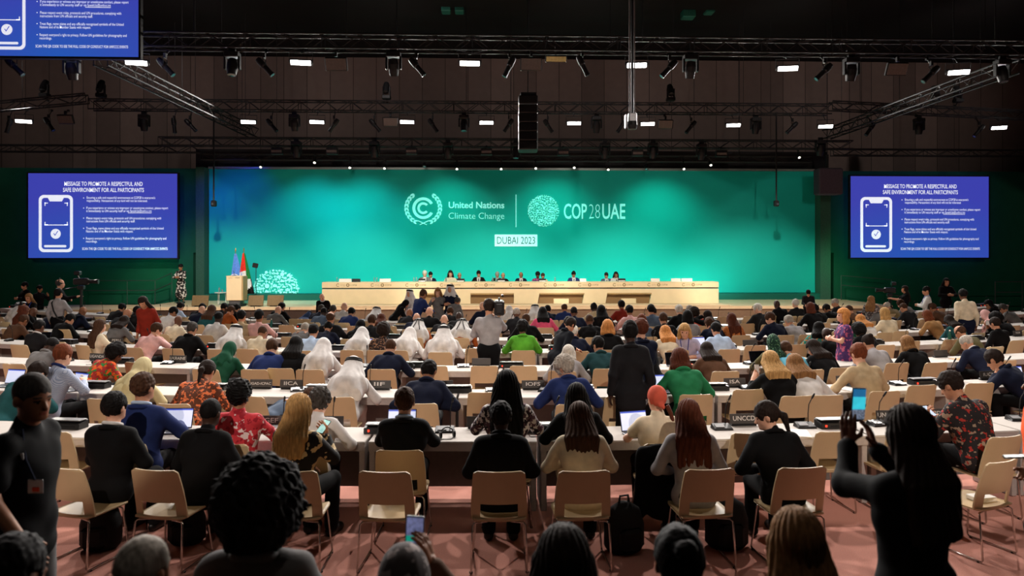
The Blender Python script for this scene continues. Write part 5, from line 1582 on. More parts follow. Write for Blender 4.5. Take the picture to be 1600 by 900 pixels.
def ST(px, py, Y, label, hair, hc, top, tc, skin, yaw=0.0, floor=0.0, lean=.03, bc='black', sc=None, sit=False, group=None, **k):
    """someone standing (or seated on the stage) at depth Y"""
    SEEDN[0] += 1
    p = at_y(px, py, Y)
    full = SIT_TOP if sit else 1.775
    s_ = sc or min(1.12, max(.86, (p.z - floor) / (full - (full - .92) * (1 - math.cos(lean)))))
    d = depth(p.x, Y)
    h = min(.026, max(.0095, d * .00150))
    o = link('person', bpy.data.meshes.new('person'), None, (p.x, Y, floor), yaw)
    r = human(o, SEEDN[0], h, sit, s_, lean, hair=hair, hc=hc, top=top, tc=tc, bc=bc, skin=skin, fine=d < 8.3, **k)
    tag(o, label, 'person', group)
    return o, r, SEEDN[0]
def hand_at(o, seed, sd):
    p = HANDS[seed, sd]
    return o.matrix_basis @ Vector(p)
def phone(o, seed, sd, label, rot, lit=(120, 190, 220), off=(0, 0, .03), sc=1.0):
    bpy.context.view_layer.update()
    l = hand_at(o, seed, sd) + Vector(off)
    t = thing('mobile_phone', label, 'phone', l, 0)
    t.rotation_euler = rot
    put('case', MB().rbox((0, 0, 0), (.075 * sc, .009, .155 * sc), .004), M_CONS, t)
    put('display', MB().box((0, -.0052, 0), (.066 * sc, .001, .142 * sc)), mat(f'phone display {lit[0]}', lit, .3, emit=.8, var=.3, scale=24), t)
    return t
def lanyard(o, r, col='lanyard blue', badge=True):
    T = r['T']
    mb = MB()
    mb.tube([Vector(T(x, y, z)) for x, y, z in ((-.02, .135, .22), (-.06, .128, .38), (-.082, .05, .545), (-.05, -.075, .565), (.05, -.075, .565), (.082, .05, .545), (.06, .128, .38), (.02, .135, .22))], .008, 5)
    l = put('lanyard', mb, mat(col, (40, 60, 150), .7), o)
    if badge: put('badge', MB().rbox(Vector(T(0, .145, .17)), (.10, .006, .13), .004), mat('badge', (222, 218, 220), .5), l)

# ---- back row of chairs (no desk)
b0 = dict(off=0.0)
P(0, 172, 612, 'black suit and white collar', 'short', 'black', 'suit', 'black', 'l', off=-.22, yaw=-.12, collar='white', arms=('lap', 'lap'), fat=.08, ch=False)
P(0, 310, 628, 'black suit, leaning forward', 'crop', 'black', 'suit', 'black', 'd', off=-.2, yaw=-.12, arms=('lap', 'lap'), fat=.08, ch=False)
o, r, s0 = P(0, 462, 617, 'black blossom-print dress holding a phone', 'wavy', 'blond', 'dress', 'blossom', 'l', off=-.2, yaw=-.25, arms=('lap', 'phone'), bc='black', sleeve=.9, ch=False)
phone(o, s0, 1, 'lit phone held by the person in a blossom-patterned dress', (rad(-50), rad(12), rad(-20)), (170, 220, 214))
P(0, 783, 632, 'plain black suit with a stiff collar', 'short', 'black', 'suit', 'black', 'd', off=-.08, arms=('lap', 'lap'), fat=.06, ch=False, collar='black')
P(0, 912, 641, 'cream knit top with elbows out', 'long', 'brown', 'knit', 'cream', 'l', off=-.1, arms=('out', 'out'), sleeve=.7, ch=False, bc='black', hp=.1)
P(0, 1085, 631, 'light grey shirt', 'long', 'auburn', 'shirt', 'lgrey', 'l', off=-.1, arms=('lap', 'lap'), hy=-.4, ch=False, bc='black')
P(0, 1224, 637, 'black blazer, head turned left', 'pony', 'dark', 'suit', 'black', 'l', off=-.1, arms=('lap', 'lap'), hy=1.15, ch=False)
for px, yw, st in ((139, -.22, 'occupied'), (272, -.12, 'occupied'), (468, .05, 'occupied'), (612, -.06, 'empty'), (780, 0, 'occupied'), (905, .04, 'occupied'), (1092, .05, 'occupied'), (1230, .05, 'occupied'), (1520, .3, 'empty')):
    X, Y, a = seat(0, px, .0)
    chair(0, X, Y, a + yw, st)
# ---- nearest desk row
P(1, 218, 582, 'navy suit at an open laptop', 'short', 'brown', 'suit', 'blue', 'm', arms=('desk', 'desk'), collar='lblue', hy=-.2)
P(1, 370, 592, 'red and white patterned kaftan', 'curly', 'black', 'dress', 'redwhite', 't', sleeve=.9, arms=('desk', 'desk'), wide=1.1, bc='redwhite')
P(1, 484, 616, 'grey top half hidden', 'curly', 'pepper', 'tee', 'white', 'l', off=-.0 + .3, arms=('lap', 'desk'))
P(1, 631, 605, 'dark grey suit', 'short', 'brown', 'suit', 'charcoal', 'l', off=.52, collar='lblue', arms=('type', 'type'))
P(1, 905, 605, 'black jacket and long dark hair', 'long', 'black', 'suit', 'black', 'm', off=.2, arms=('desk', 'desk'))
o, r, s0 = P(1, 1030, 603, 'cream top and coral head wrap', 'none', 'auburn', 'tee', 'cream', 'l', off=.36, sleeve=.35, arms=('type', 'type'), head='wrap', headc='coral', hy=.15, lean=.12)
mb = MB(); q = r['Hh']
mb.tube([Vector(q(.07, -.07, .05)), Vector(q(.10, -.08, -.02)), Vector(q(.12, -.09, -.12)), Vector(q(.125, -.10, -.22))], [.024, .022, .018, .008], 8)
put('hair', mb, hairmat('auburn'), o, smooth=True)
o, r, s0 = P(1, 1535, 585, 'dark print blouse looking at a phone', 'short', 'dark', 'dress', 'darkprint', 'm', off=.4, wide=1.12, fat=.15, arms=('phone', 'desk'), yaw=.25, hp=.3, hy=.25, bc='black', sc=1.1)
phone(o, s0, -1, 'lit phone held by the person in a dark print blouse', (rad(-55), 0, rad(25)), (190, 210, 240))
# ---- second desk row
P(2, -8, 592, 'teal jacket at the edge of the picture', 'short', 'dark', 'suit', 'teal', 'm', off=.5, arms=('desk', 'type'), yaw=-.2)
P(2, 70, 541, 'blue gingham shirt with a lanyard', 'short', 'red', 'shirt', 'gingham', 'l', off=.5, arms=('desk', 'type'), yaw=-.2, fat=.05, collar='blue')
P(2, 182, 578, 'beige headscarf', 'none', 'dark', 'dress', 'sage', 'm', head='hijab', headc='sage', arms=('desk', 'desk'))
P(2, 288, 584, 'orange print top', 'pony', 'dark', 'tee', 'orangeprint', 'm', arms=('desk', 'desk'))
P(2, 415, 615, 'grey suit bending down to one side', 'short', 'brown', 'suit', 'slate', 'l', lean=1.35, yaw=-.6, arms=('lap', 'down'), ch=True)
P(2, 535, 572, 'white robe and headcloth with a black cord', 'none', 'black', 'thobe', 'white', 'm', head='ghutra', headc='white', arms=('desk', 'desk'), bc='white')
P(2, 660, 580, 'dark navy suit', 'short', 'black', 'suit', 'navy', 't', off=.72, arms=('lap', 'lap'), hy=-.15)
P(1, 792, 579, 'black and white floral blouse', 'long', 'black', 'tee', 'monofloral', 'm', off=.2, arms=('desk', 'desk'), sleeve=.5)
P(2, 893, 565, 'blue suit, head turned left', 'curly', 'grey', 'suit', 'blue', 'l', off=.8, arms=('desk', 'desk'), hy=.95)
P(2, 1078, 553, 'bright green jacket', 'bob', 'auburn', 'suit', 'green', 'l', off=.3, arms=('type', 'desk'))
o, r, s0 = P(2, 1231, 560, 'black off-shoulder top raising a phone', 'long', 'blond', 'tee', 'black', 'l', off=.5, sleeve=.5, arms=('raise', 'lap'))
phone(o, s0, -1, 'phone held up beside long blond hair', (rad(-8), 0, 0), (150, 140, 130))
P(2, 1276, 569, 'white blouse and long fair hair', 'long', 'light', 'shirt', 'white', 'l', off=.5, arms=('lap', 'lap'), bc='red')
P(2, 1364, 541, 'beige sweater', 'short', 'red', 'knit', 'beige', 'l', off=.35, arms=('desk', 'desk'))
P(2, 1622, 560, 'navy sleeves at a laptop', 'short', 'dark', 'suit', 'navy', 'm', off=.4, arms=('type', 'type'), yaw=.4)
# ---- third desk row
P(3, 42, 536, 'mid grey suit', 'crop', 'black', 'suit', 'grey', 'd', off=.5, arms=('desk', 'desk'), fat=.05)
P(3, 130, 545, 'red and green patterned dress, head turned right', 'afro', 'black', 'dress', 'tropic', 'b', arms=('desk', 'desk'), hy=-1.0, yaw=-.35, sleeve=.5)
P(3, 334, 543, 'dark green headscarf and robe', 'none', 'black', 'dress', 'dgreen', 'm', head='hijab', headc='dgreen', arms=('desk', 'desk'), wide=1.05)
P(3, 408, 537, 'royal blue suit', 'short', 'brown', 'suit', 'blue', 'l', off=.5, arms=('desk', 'desk'), fat=.1, hy=.35)
P(3, 447, 532, 'black dress and long black hair', 'long', 'black', 'dress', 'black', 'm', arms=('desk', 'desk'))
P(3, 492, 534, 'white robe and plain white headcloth', 'none', 'black', 'thobe', 'white', 'm', head='ghutra_plain', headc='white', arms=('desk', 'desk'), bc='white', off=.45)
P(3, 601, 537, 'dark navy suit and glasses', 'balding', 'brown', 'suit', 'navy', 'l', arms=('desk', 'desk'), fat=.05)
P(3, 880, 525, 'pale grey jacket, bending forward', 'bob', 'white', 'suit', 'lgrey', 'l', lean=.75, arms=('desk', 'desk'), off=.55, yaw=-.3)
P(3, 944, 532, 'dark teal jacket', 'short', 'black', 'suit', 'tealg', 'm', arms=('desk', 'desk'), hy=.5)
P(3, 1124, 545, 'dark jacket and long brown hair', 'long', 'dark', 'suit', 'brown', 'l', arms=('desk', 'desk'), off=.45)
P(3, 1213, 523, 'olive sleeves and patterned green headscarf', 'none', 'black', 'shirt', 'olive', 'm', head='hijab', headc='greenhead', arms=('desk', 'face'), lean=.15)
P(3, 1254, 543, 'sky blue shirt, one hand at the ear', 'short', 'brown', 'tee', 'sky', 'l', arms=('head', 'desk'), sleeve=.4)
P(3, 1302, 540, 'dark top and long dark hair', 'long', 'dark', 'dress', 'black', 'm', arms=('desk', 'desk'), hy=.6)
P(3, 1386, 530, 'pale grey sweater and pinned-up hair', 'bun', 'dark', 'knit', 'lgrey', 'm', arms=('desk', 'desk'))
P(3, 1445, 525, 'black jacket leaning over the desk', 'bob', 'light', 'suit', 'black', 'l', arms=('desk', 'desk'), lean=.6, off=.45, wide=1.1)
P(3, 1552, 532, 'dark blue suit and white collar', 'crop', 'grey', 'suit', 'navy', 'm', arms=('phone', 'desk'), fat=.1, hy=.5, collar='white', off=.5)
# ---- fourth desk row
P(5, 4, 497, 'brown jacket at the edge of the picture', 'short', 'brown', 'suit', 'brown', 't')
P(5, 28, 503, 'black dress and long reddish hair', 'long', 'auburn', 'dress', 'black', 't', sc=1.05, lean=.2)
P(4, 47, 523, 'charcoal suit and white collar, half hidden', 'short', 'black', 'suit', 'charcoal', 'b', off=.6, collar='white', lean=.3)
P(4, 147, 498, 'cream jacket and long brown hair', 'long', 'brown', 'suit', 'cream', 'l', yaw=-.4, lean=.15)
P(5, 167, 499, 'grey top and long dark hair', 'long', 'dark', 'tee', 'grey', 'm')
P(4, 220, 509, 'pale pink shirt', 'short', 'brown', 'shirt', 'pink', 'l', off=.5, hy=-.6, arms=('desk', 'face'))
P(4, 282, 507, 'black suit and glasses', 'short', 'pepper', 'suit', 'black', 'm', fat=.1, off=.5)
P(4, 351, 511, 'long white headcloth with black cord', 'none', 'black', 'thobe', 'white', 'm', head='ghutra', headc='white', off=.5, bc='white', wide=1.1)
P(4, 396, 519, 'cream shirt, head bowed', 'balding', 'brown', 'shirt', 'cream', 't', lean=.5, hp=.4)
P(4, 478, 511, 'pale blue shirt', 'short', 'black', 'shirt', 'lblue', 'm', off=.5)
P(5, 500, 508, 'navy suit before a pale blue shirt', 'balding', 'black', 'suit', 'navy', 'm')
P(4, 555, 517, 'wide white headcloth and robe beside a laptop', 'none', 'black', 'thobe', 'white', 'm', head='ghutra_plain', headc='white', bc='white', wide=1.15)
P(4, 595, 524, 'brown print blouse and curly hair', 'afro', 'dark', 'dress', 'brownprint', 't', lean=.3)
P(4, 626, 517, 'plain white headcloth beside a rust cloak', 'none', 'black', 'thobe', 'white', 't', head='ghutra_plain', headc='white', bc='white', wide=1.1, yaw=-.2)
P(4, 690, 511, 'tall white headcloth with a cord tilted back', 'none', 'black', 'thobe', 'white', 'm', head='ghutra', headc='white', bc='white', wide=1.3, off=.6, fat=.1)
P(4, 817, 500, 'bright lime green jacket', 'curly', 'black', 'suit', 'lime', 'b')
P(4, 900, 512, 'navy suit and grey hair', 'short', 'white', 'suit', 'navy', 'l', off=.5, fat=.05)
P(4, 953, 501, 'black jacket and reddish fair hair', 'bob', 'straw', 'suit', 'black', 'l')
P(4, 1052, 515, 'pale blouse and long strawberry hair', 'long', 'straw', 'tee', 'cream', 'l', off=.5)
o, r, s0 = P(4, 1079, 504, 'lilac blouse turned round to face the camera', 'bob', 'blond', 'shirt', 'lilac', 'l', yaw=2.4, hy=.35, off=.2, arms=('lap', 'lap'), sleeve=.5)
lanyard(o, r)
P(4, 1131, 507, 'light blue shirt with a dark collar', 'short', 'black', 'shirt', 'lblue', 'm', fat=.12, off=.5)
P(5, 1150, 508, 'leopard print top', 'long', 'auburn', 'tee', 'leopard', 't', lean=.3)
P(4, 1287, 508, 'teal print dress, head turned right', 'long', 'black', 'dress', 'tealprint', 'b', hy=-.9, yaw=-.3)
P(4, 1318, 519, 'black jacket beside the purple dress', 'bald', 'black', 'suit', 'black', 'd')
P(4, 1370, 511, 'dark dress and rounded hair', 'afro', 'black', 'dress', 'black', 'b')
P(4, 1537, 516, 'olive green jacket', 'balding', 'brown', 'suit', 'olive', 'm', off=.7, fat=.1, hy=.3)
P(5, 1513, 503, 'teal sleeves and long dark hair', 'long', 'dark', 'dress', 'teal', 't', hy=-.4)
P(5, 1590, 498, 'black jacket and thick dark hair', 'afro', 'black', 'suit', 'black', 'm', off=.5)
o, r, s0 = P(4, 1572, 523, 'dark top holding up a phone', 'short', 'dark', 'suit', 'black', 'm', off=.55, arms=('lap', 'raise'), lean=.35)
phone(o, s0, 1, 'phone held up at the right edge in the fourth desk row', (0, rad(8), 0), (150, 170, 210), sc=1.15)
# ---- fifth desk row
FIVE = [(1078, 485, 'grey cardigan', 'bob', 'black', 'knit', 'lgrey', 'm', dict()), (80, 495, 'black suit with wide shoulders', 'short', 'black', 'suit', 'black', 'm', {}), 
        (262, 503, 'cream shirt with a purple collar', 'bald', 'black', 'shirt', 'cream', 'b', dict(lean=.55, fat=.1)), (329, 489, 'white shirt with a dark collar', 'crop', 'black', 'shirt', 'white', 'd', dict(fat=.1)),
        (374, 484, 'oatmeal shirt', 'short', 'black', 'tee', 'beige', 'm', dict(fat=.1)), (403, 483, 'pale pink blouse', 'short', 'black', 'tee', 'pink', 't', dict(wide=1.05)),
        (461, 511, 'grey jacket slumped forward', 'short', 'grey', 'suit', 'grey', 'l', dict(lean=.9)), (515, 486, 'dark grey suit', 'balding', 'brown', 'suit', 'charcoal', 'm', dict(off=.5, fat=.1)),
        (553, 505, 'black headscarf', 'none', 'black', 'dress', 'black', 'm', dict(head='hijab', headc='black')), (574, 495, 'charcoal suit beside reddish hair', 'short', 'brown', 'suit', 'charcoal', 'm', {}),
        (648, 503, 'rust cloak and corded white headcloth', 'none', 'black', 'cloak', 'rust', 'm', dict(head='ghutra_up', headc='white', bc='rust', wide=1.25)), 
        (719, 503, 'rust cloak and white headcloth, broad back', 'none', 'black', 'cloak', 'rust', 'm', dict(head='ghutra_up', headc='white', bc='rust', wide=1.25)),
        (823, 491, 'black suit beside the lime green jacket', 'balding', 'brown', 'suit', 'black', 'b', {}),
        (893, 500, 'dark top and curly hair', 'curly', 'dark', 'tee', 'brown', 'm', {}), (926, 494, 'black suit and bald head', 'crop', 'brown', 'suit', 'black', 'b', {}),
        (1007, 506, 'dark blouse and short reddish hair', 'bob', 'red', 'tee', 'slate', 'l', dict(lean=.3)), (1043, 490, 'charcoal suit', 'short', 'brown', 'suit', 'charcoal', 'm', dict(off=.5)),
        (1124, 502, 'dark jacket and curly brown hair', 'curly', 'brown', 'suit', 'navy', 'm', dict(off=.5, ch=False)),
        (1218, 490, 'navy jacket, head turned left', 'short', 'brown', 'suit', 'navy', 'l', dict(hy=.9, off=.5)), (1252, 497, 'white shirt with a dark lanyard', 'short', 'grey', 'shirt', 'lgrey', 'm', dict(off=.5)),
        (1347, 500, 'green top', 'afro', 'black', 'tee', 'dgreen', 'd', dict(hy=.6)), (1370, 497, 'white top and long ginger hair', 'long', 'straw', 'tee', 'white', 'l', {}),
        (1395, 482, 'cream jacket and fair hair', 'bob', 'blond', 'suit', 'cream', 'l', dict(off=.4)), (1475, 489, 'tan top and reddish hair', 'bob', 'red', 'tee', 'tan', 'm', {}),
        (1570, 488, 'pale pink headscarf and jacket', 'none', 'black', 'shirt', 'pink', 'm', dict(head='hijab', headc='pink', arms=('phone', 'desk'))),
        ]
for px, py, ds, hr, hc_, tp_, tc_, sk, kw in FIVE: P(5, px, py, ds, hr, hc_, tp_, tc_, sk, **kw)
# ---- sixth desk row
SIX = [(1120, 490, 'black jacket, a hand at the hair', 'bob', 'dark', 'suit', 'black', 'l', dict(arms=('head', 'desk'))), (317, 479, 'teal top and brown hair', 'long', 'brown', 'tee', 'teal', 'm', dict()), (1597, 497, 'grey jacket at the edge of the picture', 'short', 'pepper', 'suit', 'grey', 'm', {}), (1527, 492, 'grey top', 'bald', 'black', 'suit', 'charcoal', 'b', {}), (250, 483, 'white shirt with a lanyard, bent over', 'short', 'black', 'shirt', 'white', 't', dict(hy=-.5)), (714, 492, 'mid grey suit', 'bald', 'black', 'suit', 'charcoal', 'd', dict()), (690, 499, 'dark suit behind a tall headcloth', 'bald', 'white', 'suit', 'charcoal', 'l', dict()), (645, 494, 'navy suit beside corded headcloth', 'bald', 'grey', 'suit', 'navy', 'l', dict()), (22, 486, 'black top, leaning', 'bald', 'black', 'suit', 'black', 'b', {}), (62, 486, 'navy suit, broad back', 'crop', 'khakihair', 'suit', 'navy', 't', dict(fat=.1)), (103, 483, 'dark navy suit and bald head', 'bald', 'black', 'suit', 'navy', 't', dict(fat=.12)),
       (173, 487, 'grey jacket, head turned right', 'bald', 'black', 'suit', 'charcoal', 'm', dict(hy=-.6)), (192, 482, 'grey suit', 'short', 'black', 'suit', 'charcoal', 'd', {}), 
       (587, 496, 'olive top and long reddish hair', 'long', 'auburn', 'tee', 'olive', 'm', dict(off=.55, ch=False)), (668, 481, 'wide black suit', 'bald', 'white', 'suit', 'black', 'l', dict(fat=.15, wide=1.1)),
       (808, 483, 'charcoal suit beside a white headscarf', 'crop', 'grey', 'suit', 'charcoal', 'b', dict(off=.5, ch=False)),
       (850, 482, 'rose pink top and very long hair', 'long', 'black', 'tee', 'rose', 'm', {}), (900, 481, 'navy suit', 'crop', 'black', 'suit', 'navy', 'b', {}), (943, 478, 'black jacket and long black hair', 'long', 'black', 'suit', 'black', 'd', {}),
       (987, 477, 'pink patterned shirt', 'short', 'black', 'shirt', 'pink', 't', dict(off=.5)), (1021, 476, 'blue-grey sleeveless top with headphones', 'short', 'black', 'tee', 'slate', 'm', dict(sleeve=.3)), (1067, 477, 'black jacket and white hair', 'short', 'white', 'suit', 'black', 'l', {}),
       (1097, 484, 'red floral blouse', 'afro', 'dark', 'tee', 'coral', 't', {}), (1193, 475, 'dark suit and white hair, head turned left', 'short', 'white', 'suit', 'charcoal', 'l', dict(hy=.8)),
       (1277, 474, 'black jacket and bushy hair', 'bob', 'auburn', 'suit', 'black', 'l', dict(wide=1.1)), (1348, 480, 'dark plum suit', 'crop', 'brown', 'suit', 'brown', 'm', dict(hy=.6)), (1388, 477, 'grey suit and shaved head', 'bald', 'black', 'suit', 'grey', 'm', dict(hy=.5)),
       (1433, 476, 'charcoal suit', 'crop', 'brown', 'suit', 'charcoal', 'm', {}), (1482, 477, 'brown jacket', 'short', 'brown', 'suit', 'brown', 't', {}), (1570, 471, 'black top, head turned left', 'long', 'black', 'suit', 'black', 'm', dict(hy=.9)), (12, 474, 'white headcloth thrown over the shoulder', 'none', 'black', 'thobe', 'white', 'm', dict(head='ghutra', headc='white', bc='white', wide=1.2))]
HAIRC['khakihair'] = (70, 62, 48)
for px, py, ds, hr, hc_, tp_, tc_, sk, kw in SIX: P(6, px, py, ds, hr, hc_, tp_, tc_, sk, **kw)
# ---- seventh desk row, by the stage
SEV = [(262, 476, 'pale blue shirt', 'short', 'black', 'shirt', 'lblue', 'm', {}),
       (296, 485, 'navy jacket and bald head', 'bald', 'black', 'suit', 'navy', 'l', dict(fat=.08)), (342, 482, 'brown top and tied hair', 'pony', 'brown', 'tee', 'rust', 'm', dict(hy=-.4)), (428, 475, 'black suit near the stage monitors', 'short', 'black', 'suit', 'black', 'm', dict(fat=.05)),
       (494, 485, 'blue-grey suit', 'crop', 'black', 'suit', 'slate', 'd', dict(fat=.05)), (539, 489, 'royal blue jacket', 'short', 'black', 'suit', 'blue', 'm', {}), (796, 481, 'white headscarf', 'none', 'black', 'dress', 'white', 'm', dict(head='hijab', headc='white')), (580, 483, 'white headcloth with a black cord', 'none', 'black', 'thobe', 'white', 'm', dict(head='ghutra', headc='white', bc='white')), (700, 484, 'grey suit and light brown hair', 'short', 'brown', 'suit', 'charcoal', 'm', {}), (634, 487, 'dark suit and bald head', 'bald', 'black', 'suit', 'charcoal', 't', {}), (167, 482, 'dark suit', 'short', 'black', 'suit', 'charcoal', 'm', {}), (297, 478, 'black jacket', 'short', 'black', 'suit', 'black', 'm', {}), (333, 477, 'grey suit', 'short', 'black', 'suit', 'charcoal', 't', {}), (353, 479, 'black suit and tied hair', 'short', 'black', 'suit', 'black', 'm', {}),
       (420, 482, 'grey top and bald head', 'bald', 'black', 'tee', 'grey', 'l', {}), (469, 486, 'denim blue jacket, bent down', 'crop', 'black', 'suit', 'denim', 'b', dict(lean=1.0)), (490, 480, 'navy jacket and headphones', 'short', 'pepper', 'suit', 'navy', 'm', {}), (509, 481, 'brown jacket', 'short', 'pepper', 'suit', 'brown', 'm', {}), (530, 475, 'white shirt and bald head', 'bald', 'white', 'shirt', 'white', 'l', {}),
       (755, 473, 'dark suit, head turned left', 'bald', 'white', 'suit', 'navy', 'l', dict(hy=.8)), (838, 478, 'white headcloth with a black cord', 'none', 'black', 'thobe', 'lblue', 'm', dict(head='ghutra', headc='white')), (859, 481, 'bright navy suit', 'short', 'black', 'suit', 'navy', 'm', {}), (884, 480, 'navy jacket, bent to the right', 'balding', 'brown', 'suit', 'blue', 't', dict(lean=.4)),
       (933, 476, 'beige top and tied-up hair', 'bun', 'black', 'tee', 'beige', 'd', {}), (975, 470, 'dark red shirt', 'short', 'black', 'shirt', 'darkred', 't', {}), (1031, 485, 'grey top, half hidden', 'bun', 'black', 'tee', 'grey', 't', {}), (1090, 481, 'white blouse and headphones', 'short', 'grey', 'tee', 'white', 'l', {}), (1227, 471, 'black suit and bald head', 'bald', 'black', 'suit', 'black', 'd', {}), (1248, 478, 'dark jacket and thin white hair', 'short', 'white', 'suit', 'charcoal', 'l', dict(lean=.2)),
       (1293, 481, 'black top', 'curly', 'black', 'tee', 'black', 'd', {}), (1312, 483, 'black suit', 'short', 'black', 'suit', 'black', 't', {}), (1321, 468, 'dark suit and grey hair, head turned left', 'crop', 'grey', 'suit', 'charcoal', 'm', dict(hy=.7)), (1382, 474, 'brown top', 'short', 'dark', 'suit', 'brown', 'm', {}), (1409, 475, 'khaki jacket', 'balding', 'grey', 'suit', 'khaki', 'm', {}), (1431, 471, 'grey jacket, head turned left', 'short', 'brown', 'suit', 'grey', 'l', dict(hy=1.0))]
for px, py, ds, hr, hc_, tp_, tc_, sk, kw in SEV: P(7, px, py, ds, hr, hc_, tp_, tc_, sk, **kw)

def label_people():
    for row, L in PEOPLE.items():
        vis = sorted((q for q in L), key=lambda q: q[0])
        for i, (px, o, desc, st, lab) in enumerate(vis):
            t = lab or f'person in {desc}, {nth(i + 1)} from left in the {ROWN[row]}'
            if len(t.split()) > 16: t = f'person in {desc}, {nth(i + 1)} in the {ROWN[row]}'
            if len(t.split()) > 16: print('LONG', t)
            tag(o, t, 'person', f'people in the {ROWN[row]}')
label_people()
# chairs: one under each seated person, then the empty ones
for row, L in OCC.items():
    for px, X, Y, a in L: chair(row, X, Y, a, 'occupied')
EMPTY = {1: [107, 757, 1162, 1284, 1392, 1580], 2: [152, 256, 352, 466, 583, 677, 757, 843, 965, 1062, 1157, 1375, 1421, 1510], 3: [12, 180, 229, 290, 366, 560, 682, 757, 818, 918, 1060, 1155, 1330, 1462, 1592],
         4: [107, 163, 254, 320, 424, 745, 785, 850, 925, 1000, 1097, 1172, 1235, 1410, 1470], 5: [12, 45, 112, 165, 205, 290, 430, 540, 742, 790, 860, 958, 1080, 1178, 1300, 1420, 1500, 1545], 6: [130, 235, 320, 370, 405, 455, 560, 610, 740, 770, 825, 875, 1120, 1160, 1225, 1250, 1315, 1410, 1460, 1510, 1540], 7: [60, 110, 210, 250, 380, 450, 550, 590, 630, 680, 900, 960, 1005, 1060, 1125, 1165, 1195, 1275, 1350, 1460, 1500]}
for row, L in EMPTY.items():
    for px in L:
        off = .03 if px not in (965, 1062) else .35
        if row == 1 and px == 1392: off = .1
        X, Y, a = seat(row, px, off)
        near = min([abs(px - q[0]) * depth(X, Y) / F_PX for q in OCC[row]] or [9])
        if near < .50:
            s_ = 1 if True else -1
            continue
        chair(row, X, Y, a + random.uniform(-.06, .06), 'empty')
build_chairs()

# ---- people standing in the hall
def stand(*a, **k): return ST(*a, **k)
stand(985, 500, 8.6, 'person in a charcoal suit standing with the back to the camera between the desks', 'short', 'black', 'suit', 'charcoal', 'd', arms=('side', 'side'), wide=.93)
stand(1003, 497, 9.4, 'person in a navy jacket standing half behind the charcoal suit', 'short', 'auburn', 'suit', 'navy', 'l', arms=('side', 'clasp'), yaw=.4)
stand(1022, 545, 10.3, 'person in a black dress leaning one bare arm on a desk beside the charcoal suit', 'short', 'dark', 'dress', 'black', 't', arms=('clasp', 'reach'), sleeve=.3, lean=.5, yaw=.6)
stand(872, 497, 12.3, 'person in a dark navy suit standing bent over towards the pale grey jacket', 'short', 'dark', 'suit', 'midnight', 'm', yaw=-1.0, lean=.50, hp=.25, arms=('reach', 'side'))
o, r, s0 = stand(764, 466, 12.3, 'person in a light grey shirt standing with a video camera on the shoulder', 'short', 'dark', 'shirt', 'lgrey', 'm', arms=('clasp', 'hold'), fat=.05)
def shoulder_camera(loc, rz, label):
    t = thing('video_camera', label, 'camera', loc, rz)
    put('body', MB().rbox((0, 0, 0), (.18, .40, .26), .02), M_CONS, t)
    put('lens', MB().lathe([(0, 0), (.05, 0), (.055, .16), (.06, .2), (0, .2)], (0, .17, .0), 14, Matrix.Rotation(rad(-90), 3, 'X')), M_CASE, t)
    put('battery', MB().rbox((0, -.21, 0), (.11, .07, .17), .012), M_CASE, t)
    put('handle', MB().tube([(0, -.12, .10), (0, -.12, .17), (0, .12, .17), (0, .12, .10)], .014, 6), M_CONS, t)
    put('viewfinder', MB().rbox((-.10, .14, .08), (.07, .14, .06), .012), M_CONS, t)
    put('top_microphone', MB().cyl((.06, -.02, .21), (.06, .22, .21), .022, 10), M_CASE, t)
    return t
p = at_y(780, 481, 12.3)
shoulder_camera((p.x, 12.35, p.z), 0, 'black shoulder video camera beside the head of the person in a light grey shirt')
o, r, s0 = stand(1320, 481, 12.5, 'person in a purple print dress walking left past the fourth desk row', 'bob', 'straw', 'dress', 'purpleprint', 'l', yaw=1.35, arms=('clasp', 'clasp'), sleeve=.35, fat=.15)
stand(231, 461, 16.2, 'person in a dark red coat standing facing the camera, looking down', 'long', 'dark', 'coat', 'darkred', 'm', yaw=3.0, lean=.2, hp=.4, arms=('side', 'side'))
o, r, s0 = stand(47, 458, 20.4, 'person in a black top facing the camera and holding a photo camera', 'long', 'light', 'tee', 'black', 'm', yaw=3.0, hp=.2, arms=('phone', 'phone'), sleeve=.4)
lanyard(o, r)
p = hand_at(o, s0, 1)
t = thing('photo_camera', 'black photo camera held by the person in a black top at left', 'camera', p + Vector((.03, -.04, .06)))
put('body', MB().rbox((0, 0, 0), (.16, .09, .11), .02), M_CONS, t); put('lens', MB().cyl((0, -.04, 0), (0, -.16, -.02), .045, 14), M_CASE, t); put('front_glass', MB().cyl((0, -.16, -.02), (0, -.165, -.02), .038, 14), M_GLASS, t)
o, r, s0 = stand(90, 450, 18.9, 'person in a pale grey shirt with a black shoulder strap, back to the camera', 'short', 'black', 'shirt', 'lgrey', 'm', arms=('side', 'clasp'), yaw=-.2)
T = r['T']; mb = MB(); mb.tube([Vector(T(-.10, .03, .57)), Vector(T(-.08, -.12, .46)), Vector(T(.02, -.16, .25)), Vector(T(.13, -.14, .05)), Vector(T(.19, -.02, -.02))], .018, 6); put('shoulder_strap', mb, M_BLACK, o)
o, r, s0 = stand(92, 435, 21.5, 'person in black with a large headset, looking right beside the tripod camera', 'balding', 'pepper', 'tee', 'black', 'l', yaw=-1.3, arms=('clasp', 'reach'))
q = r['Hh']; hp_ = put('headphones', MB().tube([Vector(q(.10 * math.cos(k), -.01, .12 + .12 * math.sin(k))) for k in np.linspace(0, math.pi, 12)], .012, 6), M_BLACK, o)
for sx in (-1, 1): put('ear_cup', MB().cyl(Vector(q(sx * .075, -.01, .09)), Vector(q(sx * .115, -.01, .09)), .045, 12), M_BLACK, hp_)
